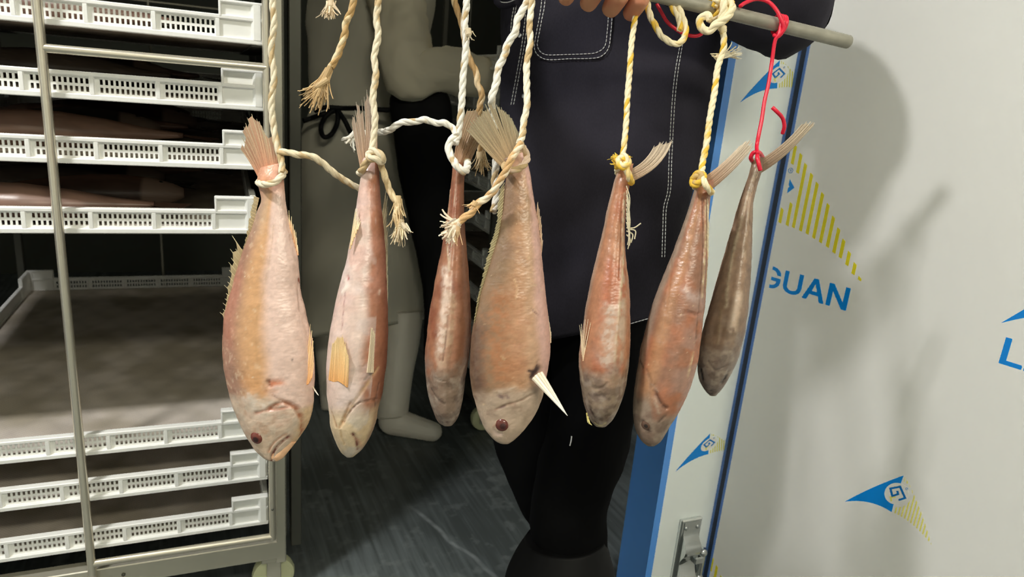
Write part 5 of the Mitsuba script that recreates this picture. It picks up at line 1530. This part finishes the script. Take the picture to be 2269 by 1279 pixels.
# white rope of the third fish, its other end behind the tail of the second fish
t = thing('rope', 'bright white rope round the third fish, arching over to the second fish', 'rope')
rod_turn(t, 1037, seed=10, base=WHT)
cord(t, 'cord', [(1040, -112), (1037, -50), (1035, 0), (1030, 52), (1033, 98), (1027, 160), (1024, 215), (1020, 262), (1015, 300), (1008, 318, 0.008)], up(1040), D3 - 0.012, seed=10, base=WHT, amount=0.12, r=0.0048)
cord(t, 'arching_end', [(782, 297, -0.045), (806, 296, -0.045), (840, 293, -0.03), (864, 287, -0.01), (888, 272), (918, 270), (942, 265), (966, 273), (985, 273), (1003, 284), (1012, 300, 0.008)], D2, D3 - 0.01, seed=11, base=WHT, amount=0.02, r=0.0046)
cord(t, 'loop', [(1012, 300, 0.014), (998, 312, 0.02), (994, 330, 0.022), (1002, 352, 0.026), (1016, 372, 0.034), (1030, 380, 0.030), (1036, 366, 0.012), (1032, 350, -0.02), (1016, 345, -0.034), (1004, 352, -0.01)], D3, D3, seed=12, base=WHT, amount=0.04, r=0.0052)
fray(t, (782, 300), (766, 318), D2 + 0.045, 22, 26, 6, base=WHT, other=CREAM, r=0.0009)

# tan rope beside it
t = thing('rope', 'tan hairy rope hanging beside the bright white one above the third fish', 'rope')
rod_turn(t, 1003, seed=13)
cord(t, 'cord', [(1003, -120), (1004, -50), (1007, 0), (1014, 26), (1024, 55), (1030, 90), (1037, 122), (1044, 140), (1056, 162), (1058, 185), (1068, 208), (1064, 232), (1060, 262), (1062, 300), (1066, 338)], up(1003) + 0.01, D3 + 0.035, seed=13, base=lin((226, 204, 168)), other=lin((172, 138, 92)), amount=0.5)
fray(t, (1064, 335), (1068, 384), D3 + 0.035, 34, 20, 7, base=lin((226, 204, 164)))
fray(t, (1038, 70), (1042, 92), up(1036), 7, 14, 8, name='loose_hairs')

# rope of the fourth fish, doubled over the rod
t = thing('rope', 'doubled white rope tied round the fourth fish, frayed end crossing the third fish', 'rope')
rod_turn(t, 1176, seed=14, base=WHT)
cord(t, 'cord', [(1181, -78), (1180, -30), (1179, 0), (1173, 58), (1175, 95), (1167, 142), (1167, 188), (1168, 232), (1161, 268), (1158, 300, 0.012), (1150, 318, 0.022)], up(1180), D4 - 0.008, seed=14, base=lin((236, 228, 206)), amount=0.2, r=0.0046)
cord(t, 'cord', [(1174, -79), (1172, -10), (1158, 22), (1146, 45), (1142, 70), (1126, 96), (1118, 122), (1104, 152), (1100, 184), (1090, 218), (1091, 250, -0.02), (1096, 300, -0.03), (1099, 360, -0.03), (1096, 400, -0.03), (1100, 435, -0.03), (1093, 470, -0.02)], up(1174), D4 + 0.004, seed=15, base=WHT, amount=0.05, r=0.0052)
cord(t, 'loop', [(1150, 312, 0.022), (1160, 330, 0.024), (1168, 346, 0.016), (1163, 362, 0.026), (1148, 374, 0.034), (1130, 378, 0.034), (1118, 370, 0.012), (1124, 356, -0.022), (1146, 342, -0.03), (1160, 326, -0.01)], D4, D4, seed=16, base=lin((226, 200, 178)), amount=0.3, r=0.0046)
cord(t, 'free_end', [(1154, 318, 0.034), (1144, 334, 0.040), (1130, 358, 0.046), (1120, 380, 0.044), (1106, 402, 0.04), (1092, 425, 0.035), (1074, 442, 0.03), (1058, 452, 0.03), (1046, 470, 0.03), (1024, 486, 0.03), (1010, 500, 0.03)], D4, D4, seed=17, base=lin((238, 222, 196)), amount=0.5, other=lin((206, 166, 116)), r=0.0048)
fray(t, (1012, 496), (978, 500), D4 - 0.03, 22, 20, 9, base=lin((240, 224, 204)), r=0.0008)
fray(t, (1014, 498), (984, 536), D4 - 0.032, 30, 16, 10, base=lin((240, 226, 208)), r=0.0009)
fray(t, (1012, 500), (1016, 545), D4 - 0.032, 4, 14, 11, base=lin((226, 190, 150)))
fray(t, (1052, 452), (1044, 466), D4 - 0.032, 16, 22, 14, base=lin((222, 182, 132)), name='loose_hairs')

# yellow and white ropes of the fifth and sixth fish
YW = dict(base=lin((240, 226, 190)), other=YEL, amount=0.22, f=42)
t = thing('rope', 'yellow and white rope from beside the hand to the tail of the fifth fish', 'rope')
rod_turn(t, 1414, seed=18, **YW)
cord(t, 'cord', [(1414, -20), (1410, 8), (1407, 40), (1400, 90), (1396, 145), (1391, 205), (1388, 258), (1384, 310), (1380, 345), (1378, 356, 0.02)], up(1414), D5 - 0.005, seed=18, r=0.0042, pitch=0.036, **YW)
cord(t, 'loop', [(1376, 356, 0.02), (1386, 362, 0.028), (1390, 378, 0.03), (1396, 396, 0.026), (1398, 404, 0.01), (1384, 400, -0.02), (1370, 384, -0.02), (1369, 372, 0.006), (1376, 360, 0.02)], D5, D5, seed=19, r=0.0046, **YW)
loop_round(t, [(1372, 352, D5 - 0.024), (1384, 346, D5 - 0.03), (1392, 360, D5 - 0.03), (1382, 370, D5 - 0.032), (1372, 364, D5 - 0.03)], name='knot', seed=20, r=0.0048, **YW)
fray(t, (1372, 362), (1358, 346), D5 - 0.022, 26, 14, 15, base=lin((236, 200, 80)), other=YEL)
fray(t, (1384, 350), (1390, 340), D5 - 0.03, 14, 16, 16, base=lin((236, 196, 70)), other=YEL)
t = thing('rope', 'yellow and white rope knotted on the rod and round the tail of the sixth fish', 'rope')
rod_turn(t, 1592, turns=3.2, width=0.026, seed=21, r=0.0050, **YW)
p_, d_ = rod_at(1590)
cord(t, 'rod_knot', [(1610, -4, 0.02), (1622, 16, 0.024), (1608, 40, 0.026), (1584, 56, 0.022), (1570, 70, 0.016), (1552, 58, 0.014), (1552, 42, 0.016), (1566, 34, 0.018), (1574, 44, 0.02)], d_, d_, seed=22, r=0.0058, **YW)
cord(t, 'rod_knot', [(1586, 6, 0.022), (1600, -6, 0.024), (1604, 20, 0.026), (1596, 50, 0.02), (1603, 72, 0.012)], d_, d_, seed=23, r=0.0054, **YW)
cord(t, 'cord', [(1603, 58, 0.012), (1604, 100, 0.006), (1598, 125), (1590, 152), (1584, 200), (1574, 255), (1566, 315), (1557, 360), (1555, 392, 0.02)], d_, D6 - 0.005, seed=24, r=0.0046, pitch=0.036, **YW)
cord(t, 'loop', [(1556, 386, 0.024), (1560, 402, 0.032), (1570, 418, 0.030), (1576, 426, 0.012), (1560, 428, -0.02), (1542, 416, -0.02), (1540, 404, 0.01), (1556, 392, 0.026)], D6, D6, seed=25, r=0.0046, **YW)
loop_round(t, [(1536, 398, D6 - 0.018), (1546, 386, D6 - 0.024), (1558, 390, D6 - 0.028), (1550, 404, D6 - 0.026), (1538, 408, D6 - 0.022)], name='knot', seed=26, r=0.0056, base=lin((196, 166, 112)), other=YEL, amount=0.4)
fray(t, (1600, 124), (1640, 118), d_ + 0.002, 34, 16, 17, base=lin((222, 214, 190)), other=lin((190, 184, 166)), name='loose_hairs')
fray(t, (1592, 128), (1575, 127), d_ - 0.004, 3, 10, 18, base=lin((236, 224, 190)), name='loose_hairs')
t = thing('rope', 'yellow and white rope loop hanging from the rod beside the hand', 'rope')
x1, x2 = rod_at(1437)[1], rod_at(1505)[1]
cord(t, 'cord', [(1434, -8, -0.008), (1437, 22), (1443, 42), (1455, 62), (1464, 78), (1482, 92), (1500, 98), (1514, 88), (1520, 68), (1514, 42), (1504, 18), (1497, 0, -0.008)], x1, x2, seed=27, r=0.0046, **YW)
cord(t, 'cord', [(1486, 0, -0.006), (1490, 18), (1502, 36), (1506, 54), (1506, 68)], x2, x2 - 0.004, seed=28, r=0.0044, **YW)

# red wire of the seventh fish
t = thing('wire', 'red plastic wire looped over the rod and tied to the rightmost fish', 'wire')
p_, d_ = rod_at(1727)
WR = 0.0028
wire = lambda name, px, a, b, r=WR: obj(name, tube(path3(px, a, b), r, 10), 'wire_red', t, True)
rod_turn(t, 1727, turns=2.6, width=0.011, r=0.0031, mat_='wire_red')
wire('strand', [(1640, 14, 0.016), (1652, 6, 0.012), (1676, -2, 0.008), (1702, 4, 0.01), (1720, 22, 0.014), (1730, 42, 0.016), (1737, 62, 0.016), (1726, 80, 0.012), (1714, 78, 0.006)], rod_at(1640)[1], d_)
wire('strand', [(1732, 48, 0.014), (1726, 76, 0.013), (1717, 92, 0.008), (1710, 140), (1703, 185), (1694, 225), (1688, 265), (1681, 300), (1677, 325), (1679, 340, 0.016)], d_, D7 - 0.008)
wire('loop', [(1678, 336, 0.016), (1668, 340, 0.012), (1664, 352, 0.006), (1674, 362, -0.02), (1690, 352, -0.024), (1682, 338, 0.010), (1678, 346, 0.022), (1681, 362, 0.026), (1685, 378, 0.024)], D7, D7, 0.0030)
wire('free_end', [(1711, 238, 0.02), (1722, 248, 0.02), (1734, 262, 0.014), (1738, 280, 0.008), (1734, 296, 0.0)], D7, D7)
t = thing('wire', 'thin piece of red wire hanging behind the yellow rope loop below the rod', 'wire')
x1 = rod_at(1500)[1] + 0.03
wire('strand', [(1455, 8), (1466, 28), (1478, 48), (1494, 62), (1514, 74), (1536, 80), (1552, 77), (1562, 66)], x1, x1 + 0.01, 0.0026)
